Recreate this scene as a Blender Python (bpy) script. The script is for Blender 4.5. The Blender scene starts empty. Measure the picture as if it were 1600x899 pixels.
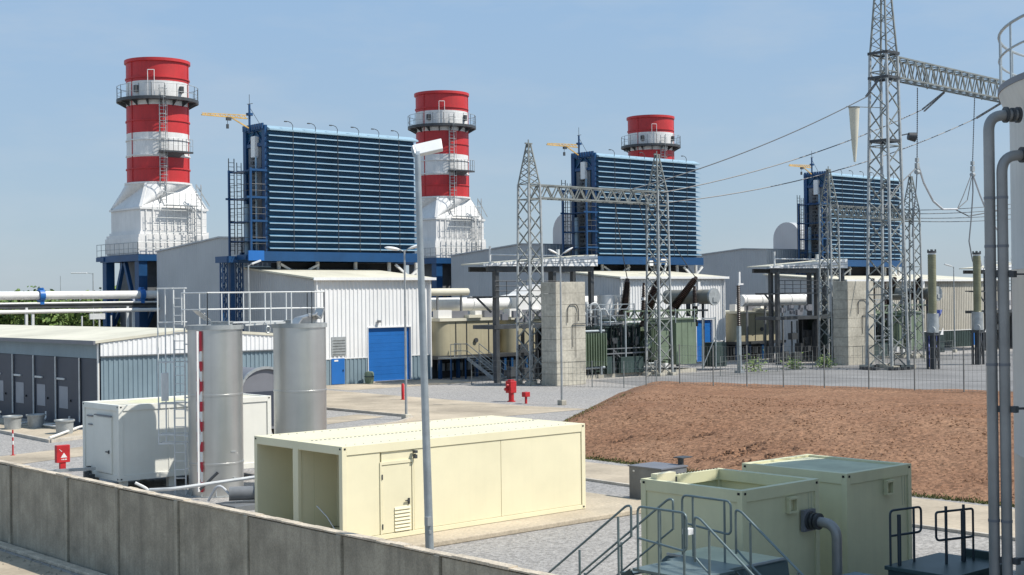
import bpy, bmesh, math, random
from mathutils import Vector, Matrix, noise
S = bpy.context.scene
COL = S.collection
rnd = random.Random(7)
R = math.radians

# ------------------------------------------------------------------ camera
CAM_H = 6.6
YAW, PITCH, ROLL = R(41.649), R(0.354), R(-0.661)
fw = Vector((math.sin(YAW)*math.cos(PITCH), math.cos(YAW)*math.cos(PITCH), math.sin(PITCH)))
rt = Vector((math.cos(YAW), -math.sin(YAW), 0)); up = rt.cross(fw)
rt2 = rt*math.cos(ROLL) + up*math.sin(ROLL); up2 = -rt*math.sin(ROLL) + up*math.cos(ROLL)
cd = bpy.data.cameras.new('camera'); cam = bpy.data.objects.new('camera', cd); COL.objects.link(cam)
M = Matrix((rt2, up2, -fw)).transposed().to_4x4(); M.translation = Vector((0, 0, CAM_H))
cam.matrix_world = M
cd.sensor_width = 36; cd.lens = 2179.14/1600*36; cd.clip_start = 0.5; cd.clip_end = 9000
S.camera = cam

# ------------------------------------------------------------------ sky and sun
SUN_EL = 52.0
sun_dir = Vector((0.6*math.cos(R(SUN_EL)), -0.8*math.cos(R(SUN_EL)), math.sin(R(SUN_EL))))
W = bpy.data.worlds.new('World'); S.world = W; W.use_nodes = True
nt = W.node_tree; bg = nt.nodes['Background']
sky = nt.nodes.new('ShaderNodeTexSky'); sky.sky_type = 'NISHITA'; sky.sun_disc = False
sky.sun_elevation = R(SUN_EL); sky.sun_rotation = math.atan2(0.6, -0.8)
sky.air_density = 1.0; sky.dust_density = 0.45; sky.ozone_density = 2.5; sky.altitude = 0
tcw = nt.nodes.new('ShaderNodeTexCoord'); sep = nt.nodes.new('ShaderNodeSeparateXYZ'); nt.links.new(tcw.outputs['Generated'], sep.inputs[0])
hz = nt.nodes.new('ShaderNodeValToRGB')                     # hazy tropical air: grey-blue at the horizon, clearer above
for e, (p, c) in zip((hz.color_ramp.elements[0], hz.color_ramp.elements[1]), ((0.0, (2.4, 3.05, 3.75, 1)), (0.24, (2.1, 3.25, 4.75, 1)))):
    e.position = p; e.color = c
nt.links.new(sep.outputs['Z'], hz.inputs[0])
mh = nt.nodes.new('ShaderNodeMixRGB'); mh.inputs[0].default_value = 0.8
nt.links.new(sky.outputs[0], mh.inputs[1]); nt.links.new(hz.outputs[0], mh.inputs[2])
mpw = nt.nodes.new('ShaderNodeMapping'); mpw.inputs['Scale'].default_value = (4, 4, 14)
nz = nt.nodes.new('ShaderNodeTexNoise'); nz.inputs['Scale'].default_value = 1.9; nz.inputs['Detail'].default_value = 8; nz.inputs['Roughness'].default_value = 0.58
rp = nt.nodes.new('ShaderNodeValToRGB'); rp.color_ramp.elements[0].position = 0.47; rp.color_ramp.elements[1].position = 0.80
rp.color_ramp.elements[0].color = (0, 0, 0, 1); rp.color_ramp.elements[1].color = (0.34, 0.34, 0.34, 1)
mxw = nt.nodes.new('ShaderNodeMixRGB'); mxw.inputs[2].default_value = (3.7, 4.15, 4.6, 1)
nt.links.new(tcw.outputs['Generated'], mpw.inputs['Vector']); nt.links.new(mpw.outputs[0], nz.inputs['Vector'])
nt.links.new(nz.outputs['Fac'], rp.inputs[0]); nt.links.new(rp.outputs[0], mxw.inputs[0])
nt.links.new(mh.outputs[0], mxw.inputs[1]); nt.links.new(mxw.outputs[0], bg.inputs['Color'])
bg.inputs['Strength'].default_value = 0.12
sl = bpy.data.lights.new('sun', 'SUN'); sl.energy = 4.2; sl.angle = R(0.53); sl.color = (1.0, 0.95, 0.87)
so = bpy.data.objects.new('sun', sl); COL.objects.link(so); so.location = (0, -60, 90)
so.rotation_euler = sun_dir.to_track_quat('Z', 'Y').to_euler()
S.view_settings.view_transform = 'Standard'; S.view_settings.look = 'None'
S.view_settings.gamma = 1.0; S.view_settings.exposure = 0.36; S.view_settings.use_curve_mapping = False
S.cycles.max_bounces = 6; S.cycles.diffuse_bounces = 3; S.cycles.glossy_bounces = 3

# ------------------------------------------------------------------ materials
def mat(name, rgb, rough=0.6, var=0.12, scale=0.8, metallic=0.0, bump=0.0, bscale=30.0, streak=0.0, rgb2=None, fine=0.0, fscale=25.0, spec=0.5):
    """paint / concrete / earth: base colour broken up by large patches, fine grain and vertical rain streaks"""
    m = bpy.data.materials.new(name); m.use_nodes = True
    t = m.node_tree; b = t.nodes['Principled BSDF']; L = t.links.new
    b.inputs['Roughness'].default_value = rough; b.inputs['Metallic'].default_value = metallic
    b.inputs['Specular IOR Level'].default_value = spec
    tc = t.nodes.new('ShaderNodeNewGeometry')
    n1 = t.nodes.new('ShaderNodeTexNoise'); n1.inputs['Scale'].default_value = scale; n1.inputs['Detail'].default_value = 6; n1.inputs['Roughness'].default_value = 0.62
    L(tc.outputs['Position'], n1.inputs['Vector'])
    mx = t.nodes.new('ShaderNodeMixRGB')
    c2 = rgb2 if rgb2 else tuple(c*(1-var*2.2) for c in rgb)
    mx.inputs[1].default_value = tuple(min(1, c*(1+var*0.5)) for c in rgb)+(1,); mx.inputs[2].default_value = tuple(c2)+(1,)
    r1 = t.nodes.new('ShaderNodeMapRange'); r1.inputs['From Min'].default_value = 0.35; r1.inputs['From Max'].default_value = 0.75
    L(n1.outputs['Fac'], r1.inputs['Value']); L(r1.outputs[0], mx.inputs[0])
    out = mx.outputs[0]
    if streak > 0:
        mp = t.nodes.new('ShaderNodeMapping'); mp.inputs['Scale'].default_value = (6, 6, 0.22)
        n2 = t.nodes.new('ShaderNodeTexNoise'); n2.inputs['Scale'].default_value = 1.0; n2.inputs['Detail'].default_value = 5
        L(tc.outputs['Position'], mp.inputs['Vector']); L(mp.outputs[0], n2.inputs['Vector'])
        r2 = t.nodes.new('ShaderNodeMapRange'); r2.inputs['From Min'].default_value = 0.48; r2.inputs['From Max'].default_value = 0.78; r2.inputs['To Max'].default_value = streak
        L(n2.outputs['Fac'], r2.inputs['Value'])
        m2 = t.nodes.new('ShaderNodeMixRGB'); m2.inputs[2].default_value = tuple(c*0.45+0.01 for c in rgb)+(1,)
        L(out, m2.inputs[1]); L(r2.outputs[0], m2.inputs[0]); out = m2.outputs[0]
    if fine > 0:
        n3 = t.nodes.new('ShaderNodeTexNoise'); n3.inputs['Scale'].default_value = fscale; n3.inputs['Detail'].default_value = 3
        L(tc.outputs['Position'], n3.inputs['Vector'])
        r3 = t.nodes.new('ShaderNodeMapRange'); r3.inputs['From Min'].default_value = 0.3; r3.inputs['From Max'].default_value = 0.7
        r3.inputs['To Min'].default_value = 1-fine; r3.inputs['To Max'].default_value = 1+fine
        L(n3.outputs['Fac'], r3.inputs['Value'])
        m3 = t.nodes.new('ShaderNodeMixRGB'); m3.blend_type = 'MULTIPLY'; m3.inputs[0].default_value = 1
        L(out, m3.inputs[1]); L(r3.outputs[0], m3.inputs[2]); out = m3.outputs[0]
    L(out, b.inputs['Base Color'])
    if bump > 0:
        nb = t.nodes.new('ShaderNodeTexNoise'); nb.inputs['Scale'].default_value = bscale; nb.inputs['Detail'].default_value = 5
        L(tc.outputs['Position'], nb.inputs['Vector'])
        bp = t.nodes.new('ShaderNodeBump'); bp.inputs['Strength'].default_value = bump; bp.inputs['Distance'].default_value = 0.06
        L(nb.outputs['Fac'], bp.inputs['Height']); L(bp.outputs[0], b.inputs['Normal'])
    return m

K = {}
def defm(key, *a, **k): K[key] = mat(key, *a, **k)
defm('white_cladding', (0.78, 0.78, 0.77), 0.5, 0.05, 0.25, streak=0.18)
defm('white_paint', (0.76, 0.75, 0.72), 0.5, 0.06, 0.6, streak=0.14)
defm('stack_white', (0.72, 0.71, 0.69), 0.5, 0.07, 0.5, streak=0.25)
defm('stack_red', (0.52, 0.028, 0.03), 0.5, 0.12, 0.4, streak=0.3)
defm('blue_grey_cladding', (0.20, 0.27, 0.31), 0.5, 0.08, 0.5, streak=0.2)
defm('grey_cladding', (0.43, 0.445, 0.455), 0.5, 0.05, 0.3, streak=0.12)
defm('dull_cladding', (0.50, 0.47, 0.40), 0.6, 0.12, 0.3, streak=0.3)
defm('roof_sheet', (0.62, 0.59, 0.48), 0.8, 0.10, 0.3, spec=0.25)
defm('blue_paint', (0.008, 0.06, 0.165), 0.42, 0.10, 0.5, streak=0.2)
defm('door_blue', (0.012, 0.13, 0.42), 0.45, 0.06, 0.6, streak=0.1)
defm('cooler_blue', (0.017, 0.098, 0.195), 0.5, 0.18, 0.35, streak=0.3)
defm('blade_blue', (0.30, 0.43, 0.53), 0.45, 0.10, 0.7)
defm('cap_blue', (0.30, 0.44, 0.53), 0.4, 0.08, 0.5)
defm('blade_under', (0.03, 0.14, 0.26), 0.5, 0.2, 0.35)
defm('crane_yellow', (0.66, 0.42, 0.12), 0.5, 0.15, 2.0)
defm('galvanised', (0.40, 0.42, 0.42), 0.5, 0.15, 2.5, metallic=0.35)
defm('rail_galv', (0.36, 0.40, 0.42), 0.42, 0.12, 3, metallic=0.4)
defm('rail_white', (0.62, 0.63, 0.62), 0.5, 0.08, 3)
defm('lattice_steel', (0.25, 0.265, 0.25), 0.55, 0.2, 1.5, metallic=0.3)
defm('dark_steel', (0.055, 0.06, 0.065), 0.5, 0.2, 1.5)
defm('grey_steel', (0.16, 0.17, 0.18), 0.5, 0.15, 1.5)
defm('stainless', (0.50, 0.50, 0.49), 0.36, 0.08, 0.8, metallic=0.75, streak=0.25)
defm('silo_grey', (0.60, 0.60, 0.58), 0.36, 0.07, 0.6, metallic=0.85, streak=0.14)
defm('cream_paint', (0.78, 0.72, 0.50), 0.5, 0.04, 0.6, streak=0.05)
defm('ivory_paint', (0.76, 0.75, 0.68), 0.5, 0.04, 0.6, streak=0.06)
defm('shaded_cream', (0.66, 0.635, 0.41), 0.5, 0.06, 0.7, streak=0.08)  # cream paint with shade mixed into the colour, darker and greener
defm('green_roof', (0.58, 0.58, 0.42), 0.8, 0.15, 0.7, spec=0.2)
defm('beige_enclosure', (0.42, 0.38, 0.26), 0.5, 0.1, 0.4, streak=0.25)
defm('wall_concrete', (0.345, 0.315, 0.25), 0.85, 0.20, 1.3, streak=0.55, bump=0.25, bscale=18, fine=0.15, fscale=30)
defm('wall_post', (0.37, 0.34, 0.27), 0.85, 0.2, 1.6, streak=0.7, bump=0.25, bscale=18, fine=0.15, fscale=30)
defm('wall_coping', (0.58, 0.50, 0.39), 0.9, 0.2, 2.0, bump=0.4, bscale=20, fine=0.2)
defm('block_concrete', (0.47, 0.44, 0.365), 0.85, 0.18, 0.55, streak=0.4, fine=0.15, fscale=5)
defm('slab_concrete', (0.47, 0.40, 0.30), 0.9, 0.16, 0.35, fine=0.15, fscale=12, bump=0.15)
defm('road_concrete', (0.46, 0.385, 0.285), 0.9, 0.24, 0.22, fine=0.10, fscale=6, bump=0.1)
defm('kerb_concrete', (0.50, 0.45, 0.38), 0.9, 0.15, 1.5, fine=0.2)
defm('green_paint', (0.17, 0.22, 0.15), 0.5, 0.1, 0.8, streak=0.25)
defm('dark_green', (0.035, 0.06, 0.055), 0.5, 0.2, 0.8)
defm('rail_teal', (0.17, 0.22, 0.22), 0.4, 0.12, 3, metallic=0.4)
defm('rail_dark', (0.018, 0.035, 0.05), 0.45, 0.15, 3)
defm('fence_wire', (0.20, 0.21, 0.20), 0.6, 0.15, 3)
defm('oil_grey', (0.20, 0.195, 0.165), 0.5, 0.15, 1.0, streak=0.2)
defm('yard_asphalt', (0.215, 0.21, 0.205), 0.95, 0.18, 0.15, fine=0.15, fscale=6, bump=0.1)
defm('damp_earth', (0.13, 0.068, 0.04), 0.95, 0.25, 3, fine=0.3, fscale=14)
defm('stain', (0.25, 0.215, 0.17), 0.95, 0.25, 0.5, fine=0.15, fscale=9)
defm('teal_paint', (0.038, 0.066, 0.066), 0.45, 0.15, 2)
defm('bay_panel', (0.30, 0.31, 0.34), 0.5, 0.06, 1)
defm('bushing_brown', (0.045, 0.028, 0.022), 0.3, 0.2, 2)
defm('bushing_green', (0.22, 0.215, 0.13), 0.35, 0.15, 1.5)
defm('red_paint', (0.50, 0.02, 0.025), 0.45, 0.15, 3)
defm('marker_red', (0.48, 0.02, 0.04), 0.5, 0.1, 3)
defm('marker_white', (0.75, 0.74, 0.72), 0.5, 0.05, 3)
defm('door_dark', (0.042, 0.052, 0.075), 0.5, 0.12, 0.5, streak=0.15)
defm('panel_grey', (0.17, 0.175, 0.195), 0.5, 0.06, 1)
defm('black', (0.006, 0.006, 0.007), 0.7, 0.1, 2)
defm('cable_grey', (0.10, 0.105, 0.11), 0.5, 0.1, 2)
defm('cable_white', (0.55, 0.56, 0.57), 0.5, 0.1, 2)
defm('tank_grey', (0.60, 0.60, 0.58), 0.45, 0.07, 0.5, metallic=0.2, streak=0.2)
defm('pipe_grey', (0.30, 0.295, 0.285), 0.42, 0.12, 1.2, metallic=0.3, streak=0.2)
defm('rust', (0.22, 0.10, 0.05), 0.9, 0.2, 3)
defm('tarp_blue', (0.04, 0.07, 0.30), 0.6, 0.5, 3, rgb2=(0.35, 0.37, 0.45))
defm('leaf', (0.10, 0.16, 0.035), 0.7, 0.35, 0.5, rgb2=(0.05, 0.09, 0.02), fine=0.3, fscale=2.0)
defm('leaf_light', (0.16, 0.23, 0.05), 0.7, 0.3, 0.5, rgb2=(0.08, 0.13, 0.03), fine=0.3, fscale=2.0)
defm('bark', (0.10, 0.08, 0.06), 0.9, 0.2, 3)
defm('grass', (0.12, 0.13, 0.035), 0.9, 0.3, 3)
defm('lamp_white', (0.78, 0.78, 0.76), 0.45, 0.04, 2)

def gravel_mat(name, c1, c2, c3, big=0.05, speck=9.0, bump=0.5, con=0.28):
    m = bpy.data.materials.new(name); m.use_nodes = True
    t = m.node_tree; b = t.nodes['Principled BSDF']; L = t.links.new
    b.inputs['Roughness'].default_value = 0.95; b.inputs['Specular IOR Level'].default_value = 0.2
    tc = t.nodes.new('ShaderNodeTexCoord')
    def nse(s, d, r=0.6):
        n = t.nodes.new('ShaderNodeTexNoise'); n.inputs['Scale'].default_value = s; n.inputs['Detail'].default_value = d; n.inputs['Roughness'].default_value = r
        L(tc.outputs['Object'], n.inputs['Vector']); return n
    n1 = nse(big, 8, 0.65); n2 = nse(speck, 4, 0.7)
    r1 = t.nodes.new('ShaderNodeValToRGB'); r1.color_ramp.elements[0].position = 0.36; r1.color_ramp.elements[1].position = 0.66
    r1.color_ramp.elements[0].color = c1+(1,); r1.color_ramp.elements[1].color = c2+(1,)
    L(n1.outputs['Fac'], r1.inputs[0])
    vo = t.nodes.new('ShaderNodeTexVoronoi'); vo.inputs['Scale'].default_value = speck; L(tc.outputs['Object'], vo.inputs['Vector'])
    sp = t.nodes.new('ShaderNodeSeparateColor'); L(vo.outputs['Color'], sp.inputs[0])
    r2 = t.nodes.new('ShaderNodeMapRange'); r2.inputs['From Min'].default_value = 0; r2.inputs['From Max'].default_value = 1; r2.inputs['To Min'].default_value = 1-con; r2.inputs['To Max'].default_value = 1+con
    L(sp.outputs[0], r2.inputs['Value'])
    m1 = t.nodes.new('ShaderNodeMixRGB'); m1.blend_type = 'MULTIPLY'; m1.inputs[0].default_value = 1
    L(r1.outputs[0], m1.inputs[1]); L(r2.outputs[0], m1.inputs[2])
    r3 = t.nodes.new('ShaderNodeMapRange'); r3.inputs['From Min'].default_value = 0.56; r3.inputs['From Max'].default_value = 0.72
    L(n2.outputs['Fac'], r3.inputs['Value'])
    m2 = t.nodes.new('ShaderNodeMixRGB'); m2.inputs[2].default_value = c3+(1,)
    L(m1.outputs[0], m2.inputs[1]); L(r3.outputs[0], m2.inputs[0]); L(m2.outputs[0], b.inputs['Base Color'])
    bp = t.nodes.new('ShaderNodeBump'); bp.inputs['Strength'].default_value = bump; bp.inputs['Distance'].default_value = 0.08
    L(n2.outputs['Fac'], bp.inputs['Height']); L(bp.outputs[0], b.inputs['Normal'])
    K[name] = m
gravel_mat('gravel', (0.295, 0.285, 0.275), (0.36, 0.34, 0.315), (0.15, 0.15, 0.155), 0.07, 13.0, 0.6, 0.28)
gravel_mat('earth', (0.275, 0.157, 0.094), (0.215, 0.114, 0.066), (0.11, 0.057, 0.034), 0.30, 9.0, 0.7, 0.36)

# ------------------------------------------------------------------ mesh helper
def wloc(o):
    v = Vector(o.location)
    while o.parent: o = o.parent; v += Vector(o.location)
    return v
class MB:
    def __init__(s): s.v = []; s.f = []; s.m = []; s.k = 0
    def mi(s, k): s.k = k; return s
    def add(s, vs, fs):
        b = len(s.v); s.v += [Vector(p) for p in vs]
        for f in fs: s.f.append([b+i for i in f]); s.m.append(s.k)
        return s
    def box(s, x0, x1, y0, y1, z0, z1):
        return s.add([(x0,y0,z0),(x1,y0,z0),(x1,y1,z0),(x0,y1,z0),(x0,y0,z1),(x1,y0,z1),(x1,y1,z1),(x0,y1,z1)],
                     [(3,2,1,0),(4,5,6,7),(0,1,5,4),(1,2,6,5),(2,3,7,6),(3,0,4,7)])
    def cb(s, c, d):
        return s.box(c[0]-d[0]/2, c[0]+d[0]/2, c[1]-d[1]/2, c[1]+d[1]/2, c[2]-d[2]/2, c[2]+d[2]/2)
    def quad(s, a, b, c, d): return s.add([a,b,c,d], [(0,1,2,3)])
    def prism(s, poly, ext):
        n = len(poly); e = Vector(ext); p = [Vector(q) for q in poly]
        return s.add(p+[q+e for q in p], [tuple(range(n))[::-1], tuple(range(n, 2*n))]+[(i,(i+1)%n,n+(i+1)%n,n+i) for i in range(n)])
    def frame(s, d):
        d = d.normalized(); u = Vector((0,0,1)) if abs(d.z) < 0.95 else Vector((0,1,0))
        a = d.cross(u).normalized(); return a, a.cross(d).normalized()
    def bar(s, p, q, w, h=None):
        p, q = Vector(p), Vector(q); h = h or w; a, b = s.frame(q-p); a = a*w/2; b = b*h/2
        return s.add([p-a-b,p+a-b,p+a+b,p-a+b,q-a-b,q+a-b,q+a+b,q-a+b], [(0,1,2,3),(7,6,5,4),(4,5,1,0),(5,6,2,1),(6,7,3,2),(7,4,0,3)])
    def tube(s, p, q, r, r2=None, n=10):
        p, q = Vector(p), Vector(q); r2 = r if r2 is None else r2; a, b = s.frame(q-p)
        vs = [c+(a*math.cos(2*math.pi*i/n)+b*math.sin(2*math.pi*i/n))*rr for c, rr in ((p,r),(q,r2)) for i in range(n)]
        return s.add(vs, [tuple(range(n)), tuple(range(2*n-1, n-1, -1))]+[(n+i,n+(i+1)%n,(i+1)%n,i) for i in range(n)])
    def path(s, pts, r, n=8):
        pts = [Vector(p) for p in pts]; vs = []; fs = []; m = len(pts); a = None
        for i, p in enumerate(pts):
            d = (pts[min(i+1,m-1)]-pts[max(i-1,0)]).normalized()
            if a is None: a, b = s.frame(d)
            else:
                a = (a-d*a.dot(d))
                a = a.normalized() if a.length > 1e-6 else s.frame(d)[0]
                b = a.cross(d)
            vs += [p+(a*math.cos(2*math.pi*j/n)+b*math.sin(2*math.pi*j/n))*r for j in range(n)]
        for i in range(m-1):
            fs += [((i+1)*n+j,(i+1)*n+(j+1)%n,i*n+(j+1)%n,i*n+j) for j in range(n)]
        fs += [tuple(range(n)), tuple(range(m*n-1, (m-1)*n-1, -1))]
        return s.add(vs, fs)
    def bend(s, pts, r, rad, n=10, seg=5):
        """pipe through pts with rounded elbows"""
        pts = [Vector(p) for p in pts]; o = [pts[0]]
        for i in range(1, len(pts)-1):
            a = (pts[i-1]-pts[i]); b = (pts[i+1]-pts[i]); k = min(rad, a.length*0.49, b.length*0.49)
            p0 = pts[i]+a.normalized()*k; p1 = pts[i]+b.normalized()*k
            for j in range(seg+1):
                t = j/seg; o.append(p0*(1-t)**2+pts[i]*2*t*(1-t)+p1*t*t)
        o.append(pts[-1]); return s.path(o, r, n)
    def lathe(s, cx, cy, prof, n=32, a0=0.0, a1=2*math.pi, mats=None):
        full = abs(a1-a0-2*math.pi) < 1e-6; k = n if full else n+1; b = len(s.v)
        for r, z in prof:
            for i in range(k):
                t = a0+(a1-a0)*i/n; s.v.append(Vector((cx+r*math.cos(t), cy+r*math.sin(t), z)))
        for j in range(len(prof)-1):
            for i in range(n):
                i2 = (i+1)%k; s.f.append([b+j*k+i, b+j*k+i2, b+(j+1)*k+i2, b+(j+1)*k+i]); s.m.append(mats[j] if mats else s.k)
        return s
    def disc(s, cx, cy, z, r, n=32, up=True):
        v = [(cx+r*math.cos(2*math.pi*i/n), cy+r*math.sin(2*math.pi*i/n), z) for i in range(n)]
        return s.add(v, [tuple(range(n)) if up else tuple(range(n))[::-1]])
    def corr(s, p0, p1, zb, zt, pitch=0.4, dep=0.045):
        """corrugated cladding between two ground points; zt may be a function of 0..1"""
        p0, p1 = Vector(p0), Vector(p1); d = p1-p0; L = d.length; d.normalize(); nrm = Vector((d.y, -d.x, 0))
        n = max(1, round(L/pitch)); pr = []
        for i in range(n):
            for t, o in ((0,0),(0.45,0),(0.55,1),(0.9,1)): pr.append(((i+t)/n, o*dep))
        pr.append((1, 0)); f = zt if callable(zt) else (lambda t: zt); b = len(s.v)
        for t, o in pr:
            q = p0+d*L*t+nrm*o
            s.v.append(Vector((q.x,q.y,zb))); s.v.append(Vector((q.x,q.y,f(t))))
        for i in range(len(pr)-1):
            s.f.append([b+2*i, b+2*i+2, b+2*i+3, b+2*i+1]); s.m.append(s.k)
        return s
    def build(s, name, mats, parent=None, smooth=False, bevel=0, loc=None, seg=2):
        if not isinstance(mats, (list, tuple)): mats = [mats]
        if parent: org = wloc(parent)
        elif loc is not None: org = Vector(loc)
        else:
            xs = [p.x for p in s.v]; ys = [p.y for p in s.v]; zs = [p.z for p in s.v]
            org = Vector(((min(xs)+max(xs))/2, (min(ys)+max(ys))/2, min(zs)))
        me = bpy.data.meshes.new(name); me.from_pydata([p-org for p in s.v], [], s.f)
        for k in mats: me.materials.append(K[k])
        me.polygons.foreach_set('material_index', s.m)
        me.update()
        o = bpy.data.objects.new(name, me); COL.objects.link(o)
        if parent: o.parent = parent
        else: o.location = org
        if smooth:
            me.polygons.foreach_set('use_smooth', [True]*len(me.polygons)); me.set_sharp_from_angle(angle=R(40))
        if bevel:
            bv = o.modifiers.new('bevel', 'BEVEL'); bv.width = bevel; bv.segments = seg; bv.limit_method = 'ANGLE'
        return o

def tag(o, label=None, cat=None, group=None, kind=None):
    if label: o['label'] = label
    if cat: o['category'] = cat
    if group: o['group'] = group
    if kind: o['kind'] = kind
    return o
def thing(name, label, cat, loc, group=None):
    o = bpy.data.objects.new(name, None); COL.objects.link(o); o.location = loc; o.empty_display_size = 0.3
    return tag(o, label, cat, group)
def copy_tree(o, parent=None):
    c = o.copy(); COL.objects.link(c)
    if parent: c.parent = parent
    for ch in list(o.children): copy_tree(ch, c)
    return c
def clone(o, loc, label, group=None, rz=None):
    c = copy_tree(o); c.location = loc; c['label'] = label
    if group: c['group'] = group
    if rz is not None: c.rotation_euler = (0, 0, rz)
    return c
def islands(m):
    """split a mesh into its loose pieces"""
    p = list(range(len(m.v)))
    def fd(i):
        while p[i] != i: p[i] = p[p[i]]; i = p[i]
        return i
    for f in m.f:
        for i in f[1:]: p[fd(i)] = fd(f[0])
    g = {}
    for f, k in zip(m.f, m.m): g.setdefault(fd(f[0]), []).append((f, k))
    res = []
    for fs in g.values():
        q = MB(); ix = {}
        for f, k in fs:
            nf = []
            for i in f:
                if i not in ix: ix[i] = len(q.v); q.v.append(m.v[i])
                nf.append(ix[i])
            q.f.append(nf); q.m.append(k)
        res.append(q)
    return res
def part(name, m, parent, mats, label=None, split=False, **k):
    if split:
        for q in islands(m): part(name, q, parent, mats, label, **k)
        return
    o = m.build(name, mats, parent, **k)
    if label: o['label'] = label
    return o
def rail(mb, pts, h=1.1, r=0.022, step=1.5, mid=(0.55,), n=6, toe=0.0):
    """guard rail along a polyline of deck points: posts, top rail, mid rails"""
    pts = [Vector(p) for p in pts]; up_ = Vector((0,0,1))
    for a, b in zip(pts[:-1], pts[1:]):
        k = max(1, round((b-a).length/step))
        for i in range(k+1):
            q = a.lerp(b, i/k); mb.tube(q, q+up_*h, r, n=n)
        mb.tube(a+up_*h, b+up_*h, r, n=n)
        for z in mid: mb.tube(a+up_*z, b+up_*z, r*0.8, n=n)
        if toe: mb.bar(a+up_*toe/2, b+up_*toe/2, 0.02, toe)
    return mb
def ladder(mb, p, q, side, w=0.45, r=0.02, step=0.3):
    p, q, side = Vector(p), Vector(q), Vector(side).normalized()*w/2
    mb.bar(p-side, q-side, r*2); mb.bar(p+side, q+side, r*2)
    n = int((q-p).length/step)
    for i in range(1, n): c = p.lerp(q, i/n); mb.bar(c-side, c+side, r*1.4)
    return mb
def lattice(mb, c, w0, w1, z0, z1, n, t=0.07, leg=0.11, legs=True, brace=True):
    """square lattice mast: four tapering legs and crossed bracing"""
    cx, cy = c
    def cor(i, f):
        w = w0+(w1-w0)*f; sx, sy = ((-1,-1),(1,-1),(1,1),(-1,1))[i%4]
        return Vector((cx+sx*w/2, cy+sy*w/2, z0+(z1-z0)*f))
    if legs:
        for i in range(4): mb.bar(cor(i,0), cor(i,1), leg)
    if brace:
        for j in range(n):
            f0, f1 = j/n, (j+1)/n
            for i in range(4):
                if j % 2: mb.bar(cor(i,f0), cor(i+1,f1), t)
                else: mb.bar(cor(i+1,f0), cor(i,f1), t)
                if j % 4 == 0: mb.bar(cor(i,f0), cor(i+1,f0), t)
    return mb
def text_mesh(body, size, mat_, parent, loc, rot, name='lettering', ext=0.004):
    cu = bpy.data.curves.new(name, 'FONT'); cu.body = body; cu.size = size; cu.extrude = ext; cu.align_x = 'CENTER'; cu.align_y = 'CENTER'
    tmp = bpy.data.objects.new(name, cu); COL.objects.link(tmp)
    dg = bpy.context.evaluated_depsgraph_get(); me = bpy.data.meshes.new_from_object(tmp.evaluated_get(dg))
    bpy.data.objects.remove(tmp); o = bpy.data.objects.new(name, me); COL.objects.link(o)
    me.materials.clear(); me.materials.append(K[mat_])
    o.parent = parent; o.location = Vector(loc)-wloc(parent); o.rotation_euler = rot
    return o

# ================================================================== SETTING: ground, roads, berm
g = MB(); n = 60
xs = [-3000,-800,-300,-120,-60,-30]+[i*12 for i in range(0,16)]+[210,260,340,500,900,2000,6000]
ys = [-3000,-800,-300,-120,-60,-30]+[i*12 for i in range(0,16)]+[210,260,340,500,900,2000,6000]
g.add([(x,y,0) for y in ys for x in xs], [(j*len(xs)+i, j*len(xs)+i+1, (j+1)*len(xs)+i+1, (j+1)*len(xs)+i) for j in range(len(ys)-1) for i in range(len(xs)-1)])
tag(g.build('ground', 'gravel', loc=(0,0,0)), kind='structure')
def sheet(name, poly, z, m):
    a = MB(); a.add([(x,y,z) for x,y in poly], [tuple(range(len(poly)))])
    return tag(a.build(name, m, loc=(poly[0][0], poly[0][1], 0)), kind='structure')
# main service road along the halls and its branch along the foot of the berm
sheet('road', [(57.0,57.5),(56.2,62),(56.5,80),(57.5,140),(46.5,140),(46.9,61.5),(46.2,60.4),(44,58.6),(38.2,57.2),(35.6,54),(35.2,36),(34.6,24),(34.4,8),(39.0,8),(39.2,24),(38.8,40),(39.5,50),(42,55.5),(46,57.6),(50,57.6)], 0.012, 'road_concrete')
sheet('yard_apron', [(57.5,82.2),(69.5,82.2),(69.5,88.25),(57.5,88.25)], 0.008, 'road_concrete')
sheet('path', [(22.4,55.6),(46.0,62.4),(45.9,64.9),(22.6,59.0)], 0.01, 'road_concrete')
sheet('path', [(27.2,63.2),(30.9,64.4),(30.9,90),(28.4,90)], 0.014, 'slab_concrete')
sheet('path', [(8.0,40.0),(14.4,40.0),(14.4,10),(8.0,10)], 0.01, 'road_concrete')
sheet('path', [(17.0,23.6),(22.5,24.2),(24.6,21.0),(21.0,14),(17.0,14)], 0.01, 'slab_concrete')
k = MB()
for a, b in (((46.7,61.3,0),(46.3,60.2,0)),((46.3,60.2,0),(43.9,58.4,0)),((43.9,58.4,0),(38.1,57.0,0)),((46.85,61.3,0),(46.45,139,0))):
    k.bar((a[0]-.1,a[1],.07),(b[0]-.1,b[1],.07),.14,.14)
tag(k.build('kerb','kerb_concrete'), kind='structure')
k = MB()
for a, b in (((35.1,36,0),(34.5,24,0)),((34.5,24,0),(34.3,8,0)),((35.1,36,0),(35.5,54,0))):
    k.bar((a[0]-.1,a[1],.04),(b[0]-.1,b[1],.04),.14,.10)
tag(k.build('kerb','kerb_concrete'), kind='structure')
k = MB(); k.bar((27.15,63.1,.07),(30.8,64.2,.07),.15,.16); k.bar((27.15,63.1,.07),(28.3,90,.07),.15,.16)
tag(k.build('kerb','kerb_concrete'), kind='structure')

sheet('yard', [(70.5,60),(74.5,71),(76,76.5),(140,78.5),(150,60),(150,30),(74,30)], 0.012, 'yard_asphalt')

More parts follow.
